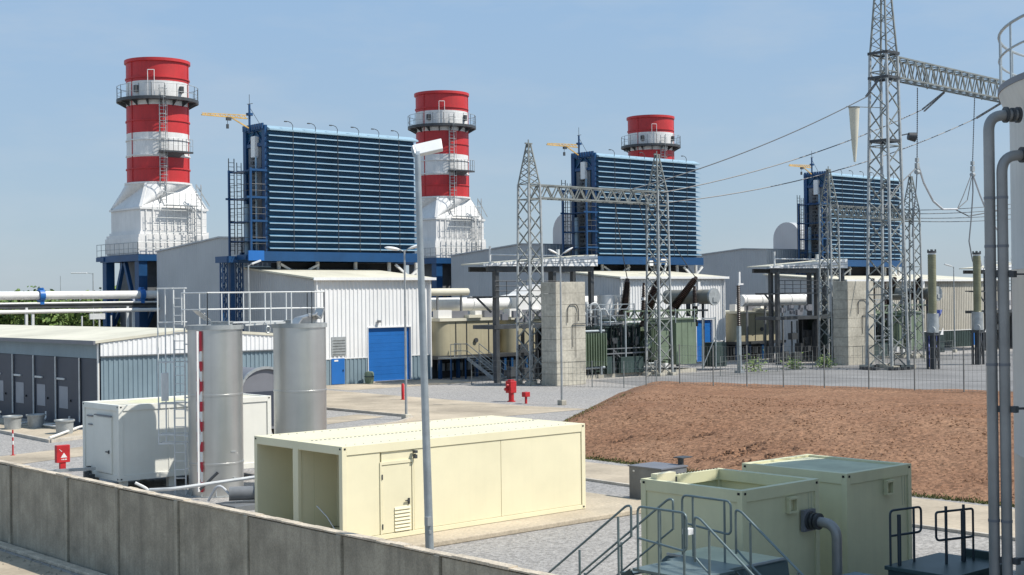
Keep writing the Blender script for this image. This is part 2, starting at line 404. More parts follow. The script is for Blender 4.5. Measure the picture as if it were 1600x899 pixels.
# berm of red earth
GUL = ((40.3,35.0,2.6),(40.6,34.2,2.2),(40.4,33.0,2.8),(40.2,31.7,2.2),(41.4,34.6,2.0),(40.1,28.6,1.0),(40.2,28.1,.9),(41.5,40.6,1.0),(43.2,37.5,.9))
def berm_h(x, y):
    xt = 39.3+0.35*math.sin(y*0.35)
    zc = 1.776+0.0099*(43-y)
    xc = 46.14+(43.5-y)*0.30
    d1 = (x-xt)/max(2.0, xc-xt)
    yend = 48.94+(x-45)*0.727
    d2 = (yend-y)/5.12
    d3 = (70+(43-y)*0.1-x)/7.0
    d4 = (y-2)/8.0
    h = min(d1, d2, d3, d4)
    k = 0.10
    if h > 1-k*2: t = min(1, (h-(1-2*k))/(4*k)); h = 1-2*k+ (t-t*t/2)*2*2*k*0.5*2*0.5
    h = min(h, 1.0)
    if h < 0: return -0.35
    e = min(1, h*4)
    z = zc*h + e*(0.07*noise.noise(Vector((x*0.45,y*0.45,0)))+0.03*noise.noise(Vector((x*1.6,y*1.6,3)))+0.018*noise.noise(Vector((x*4.3,y*4.3,9))))
    for gx_, gy_, gl in GUL:
        u = (x-gx_)*0.96-(y-gy_)*0.28; w_ = (x-gx_)*0.28+(y-gy_)*0.96
        if 0 < u < gl and abs(w_) < .22: z -= .15*(1-abs(w_)/.22)*min(1,u*2,(gl-u)*2)*e
    r = noise.noise(Vector((x*0.9+y*0.35, y*0.22, 5)))
    if r > 0.35: z -= (r-0.35)*0.35*e
    return z
b = MB(); x0, x1, y0, y1, st = 38.4, 73, 4, 66, 0.22
nx, ny = int((x1-x0)/st), int((y1-y0)/st)
b.add([(x0+i*st, y0+j*st, berm_h(x0+i*st, y0+j*st)) for j in range(ny+1) for i in range(nx+1)],
      [(j*(nx+1)+i, j*(nx+1)+i+1, (j+1)*(nx+1)+i+1, (j+1)*(nx+1)+i) for j in range(ny) for i in range(nx)])
tag(b.build('berm', 'earth', loc=(50,35,0), smooth=False), kind='structure')
b = MB()
for i in range(9000):
    x = rnd.uniform(39, 53); y = rnd.uniform(18, 56); z = berm_h(x, y)
    if z < 0.02 or (i % 3 and noise.noise(Vector((x*0.6, y*0.6, 2))) < 0.05): continue
    s = rnd.choice((.02,.025,.03,.035,.04,.05)) * rnd.uniform(.7,1.3); p = Vector((x,y,z+s*0.2)); q = [Vector((rnd.uniform(-.3,.3),rnd.uniform(-.3,.3),0))*s for _ in range(6)]
    b.add([p+Vector((s,0,0))+q[0],p+Vector((0,s,0))+q[1],p+Vector((-s,0,0))+q[2],p+Vector((0,-s,0))+q[3],p+Vector((0,0,s*.8))+q[4],p+Vector((0,0,-s))+q[5]],
          [(0,1,4),(1,2,4),(2,3,4),(3,0,4),(1,0,5),(2,1,5),(3,2,5),(0,3,5)])
tag(b.build('earth_clods', 'earth', loc=(45,36,0)), 'loose red earth clods scattered over the slope of the berm', 'earth clods', kind='stuff')
b = MB()
for i in range(4200):
    y = rnd.uniform(42, 57); x = rnd.uniform(43, 56); z = berm_h(x, y)
    d2 = (48.94+(x-45)*0.727-y)/5.12
    if z < 0.0 or d2 > 0.85 or noise.noise(Vector((x*0.7, y*0.7, 1))) < d2*0.75-0.22: continue
    a = rnd.uniform(0, 6.28); s = rnd.uniform(.05,.16); c = Vector((x,y,z-.02)); u = Vector((math.cos(a),math.sin(a),0))*.03
    b.add([c-u, c+u, c+Vector((math.sin(a)*s*.5,math.cos(a)*s*.5,s))], [(0,1,2)])
tag(b.build('grass', 'grass', loc=(48,48,0)), 'thin green grass on the left shoulder of the berm', 'grass', kind='stuff')

b = MB()
for gx_, gy_, gl in GUL:
    for i in range(int(gl*70)):
        u = rnd.uniform(0,gl); w_ = rnd.gauss(0,.09)+.08*math.sin(u*5); x = gx_+u*.96+w_*.28; y = gy_-u*.28+w_*.96; z = berm_h(x,y)
        if z < .02: continue
        s = rnd.uniform(.02,.07); p = Vector((x,y,z+.01)); b.add([p+Vector((s,0,0)),p+Vector((0,s,0)),p+Vector((-s,0,0)),p+Vector((0,-s,0)),p+Vector((0,0,s*.7))],[(0,1,4),(1,2,4),(2,3,4),(3,0,4)])
tag(b.build('damp_clods','damp_earth',loc=(41,33,0)), 'dark damp soil lumps lying in the washed-out gullies of the berm', 'earth clods', kind='stuff')
b = MB()
for i in range(5200):
    y = rnd.uniform(14, 52); x = 39.3+.35*math.sin(y*.35)+abs(rnd.gauss(0,.22))-.12
    a = rnd.uniform(0,6.28); s = rnd.uniform(.03,.10); c = Vector((x,y,max(0,berm_h(x,y)))); u = Vector((math.cos(a),math.sin(a),0))*.03
    b.add([c-u,c+u,c+Vector((math.sin(a)*s*.6,math.cos(a)*s*.6,s))],[(0,1,2)])
tag(b.build('weeds','grass',loc=(39.4,33,0)), 'thin dry weeds along the foot of the berm', 'weeds', kind='stuff')

# ================================================================== foreground concrete wall
t = thing('concrete_wall', 'stained grey precast concrete panel wall crossing the foreground below the containers', 'wall', (14.95, 28, 0))
joints = [56, 52.6, 49.0, 45.4, 41.2, 37.3, 33.7, 30.9, 28.0, 25.06, 21.73, 18.8, 15.4, 12, 8]
rw = random.Random(3)
for i, (a, c) in enumerate(zip(joints[:-1], joints[1:])):
    m = MB(); e = rw.uniform(-.012,.012); dz = rw.uniform(-.012, .012)
    m.box(14.88+e, 15.03+e, c+0.012, a-0.17, 0.0, 2.17+dz); part('panel', m, t, 'wall_concrete', bevel=0.015)
    m = MB(); m.box(14.835, 15.06, a-0.155, a, 0.0, 2.185); part('post', m, t, 'wall_post', bevel=0.012)
    m = MB()
    kk = 7
    for j in range(kk):
        u = c+(a-c)*j/kk; v = c+(a-c)*(j+1)/kk; m.box(14.855+rw.uniform(-.008,.008), 15.05, u+.001, v-.001, 2.19, 2.225+rw.uniform(-.012,.015))
    part('coping', m, t, 'wall_coping')
m = MB(); m.box(14.55, 14.83, 8, 56, 0, 0.09); part('footing', m, t, 'wall_coping', bevel=0.02)
b = MB()
for i in range(160):
    y = rnd.uniform(24, 44); x = 14.5-abs(rnd.gauss(0, .5)); s = rnd.uniform(.015,.05); p = Vector((x,y,.02))
    b.add([p+Vector((s,0,0)),p+Vector((0,s,0)),p+Vector((-s,0,0)),p+Vector((0,-s,0)),p+Vector((0,0,s))],[(0,1,4),(1,2,4),(2,3,4),(3,0,4)])
tag(b.build('rubble', 'wall_concrete', loc=(14.3,34,0)), 'small stones and crumbs littering the foot of the concrete wall', 'rubble', kind='stuff')

# ================================================================== turbine halls
def hall(name, label, x0, x1, y0, y1, ze, zr, band, band_mat, opening, small, step):
    t = thing(name, label, 'building', ((x0+x1)/2, y0, 0), 'white turbine halls')
    a, c, zo = opening
    m = MB()
    for u, v, zb in ((x0, a, band), (a, c, zo), (c, x1, band)):
        m.corr((u,y0,0), (v,y0,0), zb, ze, 0.38, 0.05)
    m.box(a-.06, a, y0-.09, y0+.3, 0.0, zo); m.box(c, c+.06, y0-.09, y0+.3, 0.0, zo); m.box(a-.06, c+.06, y0-.09, y0+.3, zo, zo+.1)
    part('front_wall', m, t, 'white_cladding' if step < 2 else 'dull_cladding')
    m = MB()
    for u, v in ((x0, a-.07), (c+.07, x1)):
        if v > u+.1: m.corr((u,y0,0), (v,y0,0), 0.0, band-.02, 0.38, 0.05)
    m2 = MB(); m2.box(x0, a-.07, y0-.07, y0-.051, band-.05, band+.03); m2.box(c+.07, x1, y0-.07, y0-.051, band-.05, band+.03)
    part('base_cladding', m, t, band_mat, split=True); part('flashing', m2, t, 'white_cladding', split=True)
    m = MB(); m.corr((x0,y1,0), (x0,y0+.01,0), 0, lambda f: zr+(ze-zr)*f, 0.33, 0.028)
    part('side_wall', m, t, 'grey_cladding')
    m = MB(); m.corr((x1,y0+.01,0), (x1,y1,0), 0, lambda f: ze+(zr-ze)*f, 0.38, 0.05); m.quad((x1,y1,0),(x0,y1,0),(x0,y1,zr),(x1,y1,zr))
    part('rear_wall', m, t, 'white_cladding')
    m = MB(); m.prism([(x0-.25,y0-.35,ze+.02),(x0-.25,y0-.35,ze+.16),(x0-.25,y1+.2,zr+.18),(x0-.25,y1+.2,zr+.04)], (x1-x0+.5,0,0))
    part('roof', m, t, 'roof_sheet')
    m = MB(); m.box(x0-.3, x1+.3, y0-.46, y0-.352, ze-.04, ze+.17); part('gutter', m, t, 'white_cladding')
    m = MB(); m.tube((x0+.12,y0-.18,0),(x0+.12,y0-.18,ze), .075); m.tube((x1-.12,y0-.18,0),(x1-.12,y0-.18,ze), .075); part('downpipe', m, t, 'white_cladding', split=True)
    m = MB()
    for i in range(14): m.box(a+.01, c-.01, y0+.12+(i%2)*.008, y0+.2, zo*i/14+.004, zo*(i+1)/14)
    part('roller_door', m, t, 'door_blue')
    m = MB(); m.box(a-.1, c+.1, y0-.25, y0+.1, -.05, .09); part('threshold', m, t, 'kerb_concrete')
    if small:
        m = MB(); m.box(small, small+1.2, y0-.085, y0-.03, .05, 2.0); d = part('door', m, t, 'door_blue')
        m = MB(); m.box(small+.25, small+.6, y0-.10, y0-.086, 1.78, 1.9); part('plate', m, d, 'white_paint')
        m = MB(); m.box(small+1.02, small+1.08, y0-.13, y0-.086, 1.0, 1.15); part('handle', m, d, 'black')
        m = MB(); m.box(small+.02, small+1.36, y0-.09, y0-.03, 2.22, 3.64)
        for i in range(6): m.add([(small+.1,y0-.093,2.3+i*.21),(small+1.28,y0-.093,2.3+i*.21),(small+1.28,y0-.14,2.34+i*.21),(small+.1,y0-.14,2.34+i*.21)],[(0,1,2,3)])
        part('louvre', m, t, 'galvanised')
        m = MB(); m.cb((a+.95, y0-.2, zo+.5), (.22,.25,.18)); part('wall_light', m, t, 'grey_steel')
    return t
hall('turbine_hall', 'nearest white turbine hall with big blue roller door and small blue door beside it', 58.6, 69.7, 88.3, 99, 8.0, 9.1, 2.0, 'blue_grey_cladding', (63.5,67.65,4.25), 60.05, 0)
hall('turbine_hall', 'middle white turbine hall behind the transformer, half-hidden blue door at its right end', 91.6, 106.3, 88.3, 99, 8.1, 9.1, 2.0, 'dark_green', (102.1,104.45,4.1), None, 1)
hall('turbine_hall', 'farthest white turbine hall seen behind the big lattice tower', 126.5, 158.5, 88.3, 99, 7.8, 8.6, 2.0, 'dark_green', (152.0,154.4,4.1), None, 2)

def grey_hall(label, x0, x1, dz=0):
    t = thing('generator_building', label, 'building', ((x0+x1)/2, 101.2, 0), 'grey generator buildings')
    pr = [(115.9,10.95+dz),(104.6,11.82+dz),(101.2,11.65+dz)]
    m = MB()
    m.corr((x0,115.9,0),(x0,104.6,0),0,lambda f: pr[0][1]+(pr[1][1]-pr[0][1])*f,.33,.022)
    m.corr((x0,104.6,0),(x0,101.2,0),0,lambda f: pr[1][1]+(pr[2][1]-pr[1][1])*f,.33,.022)
    m.corr((x0,101.2,0),(x1,101.2,0),0,pr[2][1],.45,.045)
    m.corr((x1,101.2,0),(x1,104.6,0),0,lambda f: pr[2][1]+(pr[1][1]-pr[2][1])*f,.45,.045)
    m.corr((x1,104.6,0),(x1,115.9,0),0,lambda f: pr[1][1]+(pr[0][1]-pr[1][1])*f,.45,.045)
    m.corr((x1,115.9,0),(x0,115.9,0),0,pr[0][1],.45,.045)
    part('wall', m, t, 'grey_cladding')
    m = MB()
    for (ya,za),(yb,zb) in zip(pr[:-1], pr[1:]):
        m.prism([(x0-.15,ya,za+.01),(x0-.15,ya,za+.13),(x0-.15,yb,zb+.13),(x0-.15,yb,zb+.01)], (x1-x0+.3,0,0))
    part('roof', m, t, 'grey_cladding')
    return t
gb = [grey_hall('tall grey clad building between the first chimney and first blue filter house', 60, 74.5),
      grey_hall('tall grey clad building to the left of the second blue filter house', 94.4, 110),
      grey_hall('tall grey clad building to the left of the third blue filter house', 129.6, 153)]
for t, x in ((gb[1], 106.3), (gb[2], 145.6)):
    m = MB(); r_ = 2.1; cy = 110.5; pr = [(x, cy+r_, 11.0), (x, cy+r_, 13.6)]+[(x, cy+r_*math.cos(a), 13.6+r_*math.sin(a)) for a in [math.pi*i/14 for i in range(1,14)]]+[(x, cy-r_, 13.6), (x, cy-r_, 11.0)]
    m.prism(pr, (6,0,0)); part('round_topped_duct', m, t, 'grey_cladding', smooth=True)

# ================================================================== blue filter houses (weather hood blades)
def filter_house():
    X0, X1, YF, YB, Z0, Z1 = 59.0, 73.75, 95.5, 98.6, 10.4, 19.95
    t = thing('filter_house', 'nearest blue air intake filter house with horizontal weather hoods, left of the second chimney', 'filter house', (59,95,0), 'blue filter houses with horizontal blades')
    m = MB(); m.box(X0, X1, YF, YB, Z0, Z1); part('body', m, t, 'cooler_blue')
    for i in range(19):
        z = 10.60+i*0.497; m = MB()
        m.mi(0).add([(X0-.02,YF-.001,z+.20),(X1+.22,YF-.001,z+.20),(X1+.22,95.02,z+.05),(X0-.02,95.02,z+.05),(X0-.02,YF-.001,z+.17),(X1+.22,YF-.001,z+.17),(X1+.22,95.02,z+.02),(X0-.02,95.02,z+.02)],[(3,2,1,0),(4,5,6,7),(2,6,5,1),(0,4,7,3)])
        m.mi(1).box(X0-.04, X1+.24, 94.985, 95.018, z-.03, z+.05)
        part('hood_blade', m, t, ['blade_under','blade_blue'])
    xs = [X0+ (X1-X0)*f for f in (.148,.295,.44,.585,.725,.865)]
    m = MB()
    for x in xs: m.box(x-.022, x+.022, 94.95, 94.98, 10.4, 20.05)
    part('mullion', m, t, 'dark_steel', split=True)
    m = MB()
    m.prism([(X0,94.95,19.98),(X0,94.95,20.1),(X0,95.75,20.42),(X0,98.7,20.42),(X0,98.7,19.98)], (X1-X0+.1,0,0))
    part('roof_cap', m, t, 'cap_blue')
    for x in xs:
        m = MB(); m.path([(x,95.05,20.1),(x,94.98,20.45),(x-.18,94.95,20.66),(x-.45,94.92,20.74),(x-.6,94.92,20.74)], .028, 6); m.cb((x-.72,94.92,20.73),(.22,.12,.08))
        part('lamp_arm', m, t, 'dark_steel')
    # end face
    m = MB()
    m.box(58.75,58.99,95.3,95.75,9.9,20.4); m.box(58.75,58.99,98.15,98.6,9.9,20.4)
    for z in (20.15, 18.9, 16.9, 13.2, 10.6): m.box(58.8,58.99,95.76,98.14,z-.14,z+.14)
    for i in range(9): m.box(58.6,58.74,95.4+i*.35,95.62+i*.35,20.1,20.55)
    m.bar((58.9,95.8,19.0),(58.9,96.9,20.1),.1); m.bar((58.9,98.1,19.0),(58.9,97.0,20.1),.1)
    part('end_frame', m, t, 'blue_paint')
    m = MB(); m.box(58.9,58.985,96.1,98.0,11.2,18.7); part('end_panel', m, t, 'grey_steel')
    m = MB()
    for i in range(18): m.box(58.72,58.89,96.9+(i%2)*.12,97.4,11.4+i*.4,11.6+i*.4)
    part('cable_tray', m, t, 'dark_steel')
    m = MB(); m.box(58.55,58.98,96.5,97.1,17.9,19.6); part('junction_box', m, t, 'lamp_white', bevel=.05)
    m = MB(); m.tube((58.55,96.3,9.9),(58.55,96.3,17.9),.09); m.tube((58.45,97.6,10.0),(58.45,97.6,14.2),.2); part('drain_pipe', m, t, 'blade_blue', smooth=True, split=True)
    # base frame and supporting structure
    m = MB(); m.box(58.3,74.2,94.95,95.2,9.6,10.36); m.box(58.3,74.2,98.3,98.55,9.6,10.36)
    for i in range(11): x = 58.6+i*1.45; m.box(x-.1,x+.1,95.21,98.29,9.6,10.3)
    m.box(58.3,74.1,95.2,98.3,9.9,9.98)
    part('base_frame', m, t, 'blue_paint')
    m = MB()
    for x in (60.5,64.2,68.0,71.5,74.4):
        m.tube((x,96.2,6),(x,96.2,9.6),.16)
    part('support_post', m, t, 'white_paint', split=True); m = MB()
    m.bar((60.5,96,9.4),(62.3,96,8.5),.18); m.bar((64.2,96,9.4),(62.3,96,8.5),.18)
    m.bar((71.5,95.3,9.4),(73.0,95.3,8.3),.18); m.bar((74.4,95.3,9.4),(73.0,95.3,8.3),.18)
    part('support_brace', m, t, 'white_paint', split=True)
    m = MB(); m.box(61.2,73.6,96.6,98.5,6.0,9.54); part('dark_gap_block', m, t, 'black')  # black block added to darken the open gap below the frame
    # access platforms on the left end
    m = MB()
    for x,y in ((57.2,98.2),(57.25,95.0)): m.bar((x,y,9.6),(x,y,16.9),.15)
    part('platform_post', m, t, 'blue_paint', split=True)
    m = MB()
    for z,xa in ((16.75,57.15),(14.6,56.9),(12.75,57.3),(11.2,57.3)):
        m.bar((xa,95.0,z),(58.72,95.0,z),.12,.16); m.bar((xa,98.2,z),(58.72,98.2,z),.12,.16); m.box(57.3,58.7,95.1,98.1,z-.05,z)
    m.box(56.0,58.3,96.6,98.4,9.5,10.0); m.box(56.9,58.3,95.2,96.59,9.7,10.1)
    part('access_platform', m, t, 'blue_paint', split=True)
    m = MB(); m.box(56.9,58.3,94.8,94.94,9.62,10.4); part('girder', m, t, 'door_blue')
    m = MB()
    for z in (10.4,12.75,14.6): rail(m, [(57.25,95.05,z),(58.6,95.05,z)], 1.05, .025, .7); rail(m, [(57.25,95.05,z),(57.25,98.1,z)], 1.05, .025, 1)
    part('guard_rail', m, t, 'dark_steel')
    m = MB(); ladder(m, (57.6,98.5,10.2), (57.6,98.5,17.9), (1,0,0), .5, .028, .33); ladder(m, (58.3,98.5,10.2), (58.3,98.5,17.6), (1,0,0), .4, .025, .33)
    part('ladder', m, t, 'dark_steel')
    for x in (56.3,57.7): part('lattice_leg', lattice(MB(), (x,97.6), .4,.4, 0, 9.5, 16, .05, .09), t, 'blue_paint')
    part('support_leg', MB().bar((57.0,97.6,0),(57.0,97.6,9.5),.38), t, 'blue_paint')
    # jib crane on the roof corner
    c = part('jib_crane', MB().tube((58.6,97.3,19.9),(58.6,97.3,22.2),.09).tube((58.6,97.3,21.3),(58.6,97.3,21.5),.28), t, 'blue_paint')
    m = MB()
    for i in range(9):
        xa, xb = 58.3-i*.44, 58.3-(i+1)*.44
        m.bar((xa,97.3,21.05),(xb,97.3,21.05),.07); m.bar((xa,97.3,21.32-.015*i),(xb,97.3,21.32-.015*(i+1)),.06); m.bar((xa,97.3,21.05),((xa+xb)/2,97.3,21.32-.015*i),.05); m.bar((xb,97.3,21.05),((xa+xb)/2,97.3,21.32-.015*i),.05)
    m.bar((58.5,97.3,20.3),(57.0,97.3,21.0),.09); m.box(54.3,58.4,97.24,97.36,21.0,21.09)
    part('jib', m, c, 'crane_yellow')
    m = MB(); m.tube((56.6,97.3,21),(56.6,97.3,20.4),.02); m.cb((56.6,97.3,20.3),(.16,.16,.35)); m.cb((56.7,97.3,20.9),(.4,.2,.25)); part('hook_block', m, c, 'dark_steel')
    m = MB(); m.bar((58.6,97.3,22.2),(58.6,97.3,23.0),.03); m.bar((58.6,97.3,22.0),(59.4,97.0,20.6),.03); m.bar((58.4,97.3,22.2),(58.9,97.3,22.3),.05); part('mast_top', m, c, 'dark_steel')
    return t
fh = filter_house()
clone(fh, (59+36.9,95,0), 'middle blue air intake filter house, in front of the third chimney')
clone(fh, (59+74.55,95,0), 'farthest blue air intake filter house, partly behind the tallest lattice tower')

# ================================================================== red and white chimneys
def chimney():
    cx, cy, r = 62.9, 121.0, 2.9
    t = thing('chimney_stack', 'leftmost and nearest red and white banded chimney on a white hopper and blue legs', 'chimney', (cx,cy,0), 'red and white banded chimneys')
    z = [17.55,19.98,22.25,24.82,27.05,29.1]
    m = MB(); prof = []; mats = []
    for i in range(5):
        prof += [(r, z[i]), (r, z[i+1])]; mats += [i%2, i%2]
    m.lathe(cx, cy, prof, 48, mats=mats[:-1]); part('shell', m, t, ['stack_red','stack_white'], smooth=True)
    m = MB()
    m.lathe(cx, cy, [(r+.01,28.85),(r+.16,28.9),(r+.16,29.18),(r-.15,29.22),(r-.2,28.8)], 48); m.mi(0)
    part('rim', m, t, 'stack_red', smooth=True)
    m = MB()
    for zz, k in ((27.4,0),(23.4,0),(18.9,0),(21.6,1),(20.15,1)):
        m.mi(k).lathe(cx, cy, [(r,zz-.06),(r+.09,zz-.06),(r+.09,zz+.06),(r,zz+.06)], 48)
    part('stiffener', m, t, ['stack_red','stack_white'], smooth=True, split=True)
    m = MB()
    for a in (.6,3.3,5.5): m.tube((cx+math.cos(a)*(r+.02),cy+math.sin(a)*(r+.02),17.7),(cx+math.cos(a)*(r+.02),cy+math.sin(a)*(r+.02),28.9),.05,n=6)
    part('conduit', m, t, 'stack_red', split=True)
    m = MB(); zg = 25.35
    m.lathe(cx, cy, [(r,zg-.12),(r+.9,zg-.12),(r+.9,zg+.16),(r+.86,zg+.16),(r+.86,zg),(r,zg)], 48)
    for i in range(16):
        a = 2*math.pi*i/16; u = Vector((math.cos(a),math.sin(a),0)); c = Vector((cx,cy,0))
        m.prism([c+u*r+Vector((0,0,zg-.13)), c+u*(r+.85)+Vector((0,0,zg-.13)), c+u*r+Vector((0,0,zg-.62))], Vector((-u.y,u.x,0))*.07)
    part('gallery', m, t, 'dark_steel')
    m = MB(); k = 20
    pts = [(cx+math.cos(2*math.pi*i/k)*(r+.86), cy+math.sin(2*math.pi*i/k)*(r+.86), zg+.1) for i in range(k+1)]
    rail(m, pts, 1.25, .026, 3); part('gallery_rail', m, t, 'galvanised')
    # ladder with cage, facing the yard
    ang = math.atan2(-.94,-.34); u = Vector((math.cos(ang),math.sin(ang),0)); sd = Vector((-u.y,u.x,0)); c = Vector((cx,cy,0))
    m = MB(); ladder(m, c+u*(r+.3)+Vector((0,0,15.6)), c+u*(r+.3)+Vector((0,0,26.6)), sd, .55, .032, .33)
    for i in range(13):
        zz = 16.6+i*.8; q = c+u*(r+.3)+Vector((0,0,zz))
        m.path([q-sd*.36, q-sd*.36+u*.45, q+u*.75, q+sd*.36+u*.45, q+sd*.36], .022, 5)
    for o in ((-.36,.45),(0,.75),(.36,.45)): q = c+u*(r+.3+o[1])+sd*o[0]; m.tube(q+Vector((0,0,16.6)), q+Vector((0,0,26.1)), .016, n=5)
    part('caged_ladder', m, t, 'galvanised')
    m = MB(); zb = 20.3; a0 = ang-.12; arc = [a0+.95*i/8 for i in range(9)]
    m.prism([c+Vector((math.cos(a)*(r+.02),math.sin(a)*(r+.02),zb)) for a in arc]+[c+Vector((math.cos(a)*(r+1.0),math.sin(a)*(r+1.0),zb)) for a in arc[::-1]], (0,0,.16))
    m.prism([c+Vector((math.cos(a)*(r+.02),math.sin(a)*(r+.02),zb-.4)) for a in arc[2:7]]+[c+Vector((math.cos(a)*(r+.6),math.sin(a)*(r+.6),zb-.01)) for a in arc[2:7][::-1]], (0,0,.01))
    part('balcony', m, t, 'dark_steel')
    m = MB(); rail(m, [c+Vector((math.cos(a)*(r+.95),math.sin(a)*(r+.95),zb+.15)) for a in arc], 1.15, .025, 2); part('balcony_rail', m, t, 'galvanised')
    # light boxes and hatch by the gallery
    m = MB()
    for a in (-1.25,-2.75): q = c+Vector((math.cos(a),math.sin(a),0))*(r+.12); m.cb((q.x,q.y,26.3),(.34,.34,.62))
    part('warning_light', m, t, 'dark_steel', split=True)
    m = MB()
    for a, hh in ((-2.35,27.35),(-2.15,27.35)): q = c+Vector((math.cos(a),math.sin(a),0))*(r+.12); m.tube((q.x,q.y,25.4),(q.x,q.y,28.0),.035,n=5)
    q = c+Vector((math.cos(-2.35),math.sin(-2.35),0))*(r+.12); q2 = c+Vector((math.cos(-2.15),math.sin(-2.15),0))*(r+.12); m.tube((q.x,q.y,28.0),(q2.x,q2.y,28.0),.035,n=5)
    part('hoop', m, t, 'marker_white')
    # hopper: square to round
    m = MB(); hx, hy, zb, zt = 3.38, 3.0, 15.2, 17.5; nseg = 12
    sq = [(-hx,-hy),(hx,-hy),(hx,hy),(-hx,hy)]; ring = []
    for i in range(4*nseg):
        a = -3*math.pi/4+2*math.pi*i/(4*nseg); ring.append((cx+math.cos(a)*3.05, cy+math.sin(a)*3.05, zt))
    b0 = len(m.v); m.v += [Vector(p) for p in ring]+[Vector((cx+x,cy+y,zb)) for x,y in sq]; N = 4*nseg
    for s_ in range(4):
        for i in range(nseg): a = s_*nseg+i; m.f.append([b0+a, b0+N+s_ if True else 0, b0+(a+1)%N][::-1][::-1]); m.m.append(0)
        m.f.append([b0+((s_+1)*nseg)%N, b0+N+s_, b0+N+(s_+1)%4]); m.m.append(0)
    m.lathe(cx, cy, [(3.05,17.45),(3.12,17.45),(3.12,17.62),(2.9,17.62)], 48)
    m.box(cx-hx-.14,cx+hx+.14,cy-hy-.14,cy+hy+.14,15.0,15.18)
    part('hopper', m, t, 'stack_white')
    m = MB()
    for s_ in range(4):
        x, y = sq[s_]; a = math.atan2(y, x); e = Vector((cx+math.cos(a)*3.05,cy+math.sin(a)*3.05,zt))
        m.bar((cx+x,cy+y,zb),e,.28,.1)
    part('corner_rib', m, t, 'stack_white', split=True)
    m = MB(); m.box(cx-hx,cx+hx,cy-hy,cy+hy,12.95,14.99)
    for i in range(9): x = cx-hx+.5+i*.72; m.box(x-.05,x+.05,cy-hy-.1,cy-hy-.001,12.95,14.98)
    m.box(cx-hx-.14,cx+hx+.14,cy-hy-.14,cy+hy+.14,12.7,12.94)
    part('upper_casing', m, t, 'stack_white')
    m = MB(); m.box(cx-hx-.35,cx+hx+.05,cy-hy-.3,cy+hy+.3,10.85,12.69); m.box(cx-hx-.45,cx-hx-.36,cy-hy-.4,cy+hy+.4,11.0,12.4)
    for i in range(9): x = cx-hx+.4+i*.72; m.box(x-.05,x+.05,cy-hy-.4,cy-hy-.301,10.86,12.6)
    part('lower_casing', m, t, 'stack_white')
    # staging on the yard side
    m = MB(); yy = cy-hy-.75
    for i in range(8): x = cx-2.6+i*.72; m.tube((x,yy,10.8),(x,yy,15.4 if i<7 else 17.2),.03,n=5)
    for zz in (11.4,12.1,12.85,13.5,14.2,14.9): m.tube((cx-2.6,yy,zz),(cx+2.9,yy,zz),.028,n=5)
    m.box(cx-1.2,cx+2.0,yy-.2,cy-hy-.15,15.35,15.42); rail(m, [(cx-1.2,yy-.15,15.42),(cx+2.0,yy-.15,15.42)], 1.1, .028, .65)
    m.bar((cx+1.9,yy,17.4),(cx+3.3,yy,15.4),.07); ladder(m, (cx+2.1,yy-.1,10.9), (cx+2.1,yy-.1,17.4), (1,0,0), .5, .03, .33)
    ladder(m, (cx+1.2,yy-.1,10.9), (cx+1.2,yy-.1,15.4), (1,0,0), .45, .025, .33)
    part('staging', m, t, 'galvanised')
    # blue frame
    m = MB()
    for sx in (-1,1):
        for sy in (-1,1):
            x, y = cx+sx*3.55, cy+sy*3.3; m.box(x-.42,x+.42,y-.4,y+.4,0,10.2)
    part('leg', m, t, 'blue_paint', split=True)
    m = MB()
    m.box(cx-4.1,cx+4.1,cy-3.9,cy-3.35,10.2,10.8); m.box(cx-4.1,cx+4.1,cy+3.35,cy+3.9,10.2,10.8); m.box(cx-4.1,cx-3.5,cy-3.349,cy+3.349,10.2,10.8); m.box(cx+3.5,cx+4.1,cy-3.349,cy+3.349,10.2,10.8)
    m.box(cx-3.49,cx+3.49,cy-3.34,cy+3.34,10.3,10.7)
    m.box(cx-4.2,cx-4.11,cy+3,cy+4.6,10.3,10.7)
    part('ring_beam', m, t, 'blue_paint')
    m = MB()
    for y in (cy-3.3, cy+3.3): m.bar((cx-3.2,y,4.0),(cx-.3,y,10.1),.32); m.bar((cx+3.2,y,4.0),(cx+.3,y,10.1),.32)
    for x in (cx-3.55, cx+3.55): m.bar((x,cy-3.0,4.0),(x,cy-.2,10.1),.34); m.bar((x,cy+3.0,4.0),(x,cy+.2,10.1),.34); m.bar((x,cy-3,3.9),(x,cy+3,3.9),.3)
    for x in (cx-3.55, cx+3.55): m.bar((x,cy-3.0,3.6),(x,cy,0.2),.3); m.bar((x,cy+3.0,3.6),(x,cy,0.2),.3)
    part('brace', m, t, 'blue_paint', split=True)
    m = MB(); rail(m, [(cx-4.1,cy-3.8,10.8),(cx-4.1,cy+4.6,10.8)], 1.1, .03, .9); m.box(cx-4.1,cx-3.6,cy+3.9,cy+4.7,10.7,10.79); rail(m, [(cx-4.1,cy-3.8,10.8),(cx+4,cy-3.8,10.8)], 1.1, .03, .9)
    part('guard_rail', m, t, 'galvanised')
    m = MB(); m.box(cx-2.6,cx+2.8,cy-2.4,cy+2.9,1.2,10.2); m.box(cx-.6,cx+2.6,cy-4.9,cy-2.41,1.5,7.2)
    for i in range(6): m.box(cx-2.62,cx+2.82,cy-2.45,cy+2.95,1.8+i*1.4,1.95+i*1.4)
    part('diffuser_casing', m, t, 'grey_steel')
    return t
ch = chimney()
clone(ch, (62.9+34.55,121,0), 'middle red and white banded chimney rising between the first two blue filter houses')
clone(ch, (62.9+68.7,121,0), 'farthest red and white banded chimney, only its top showing over the middle filter house')

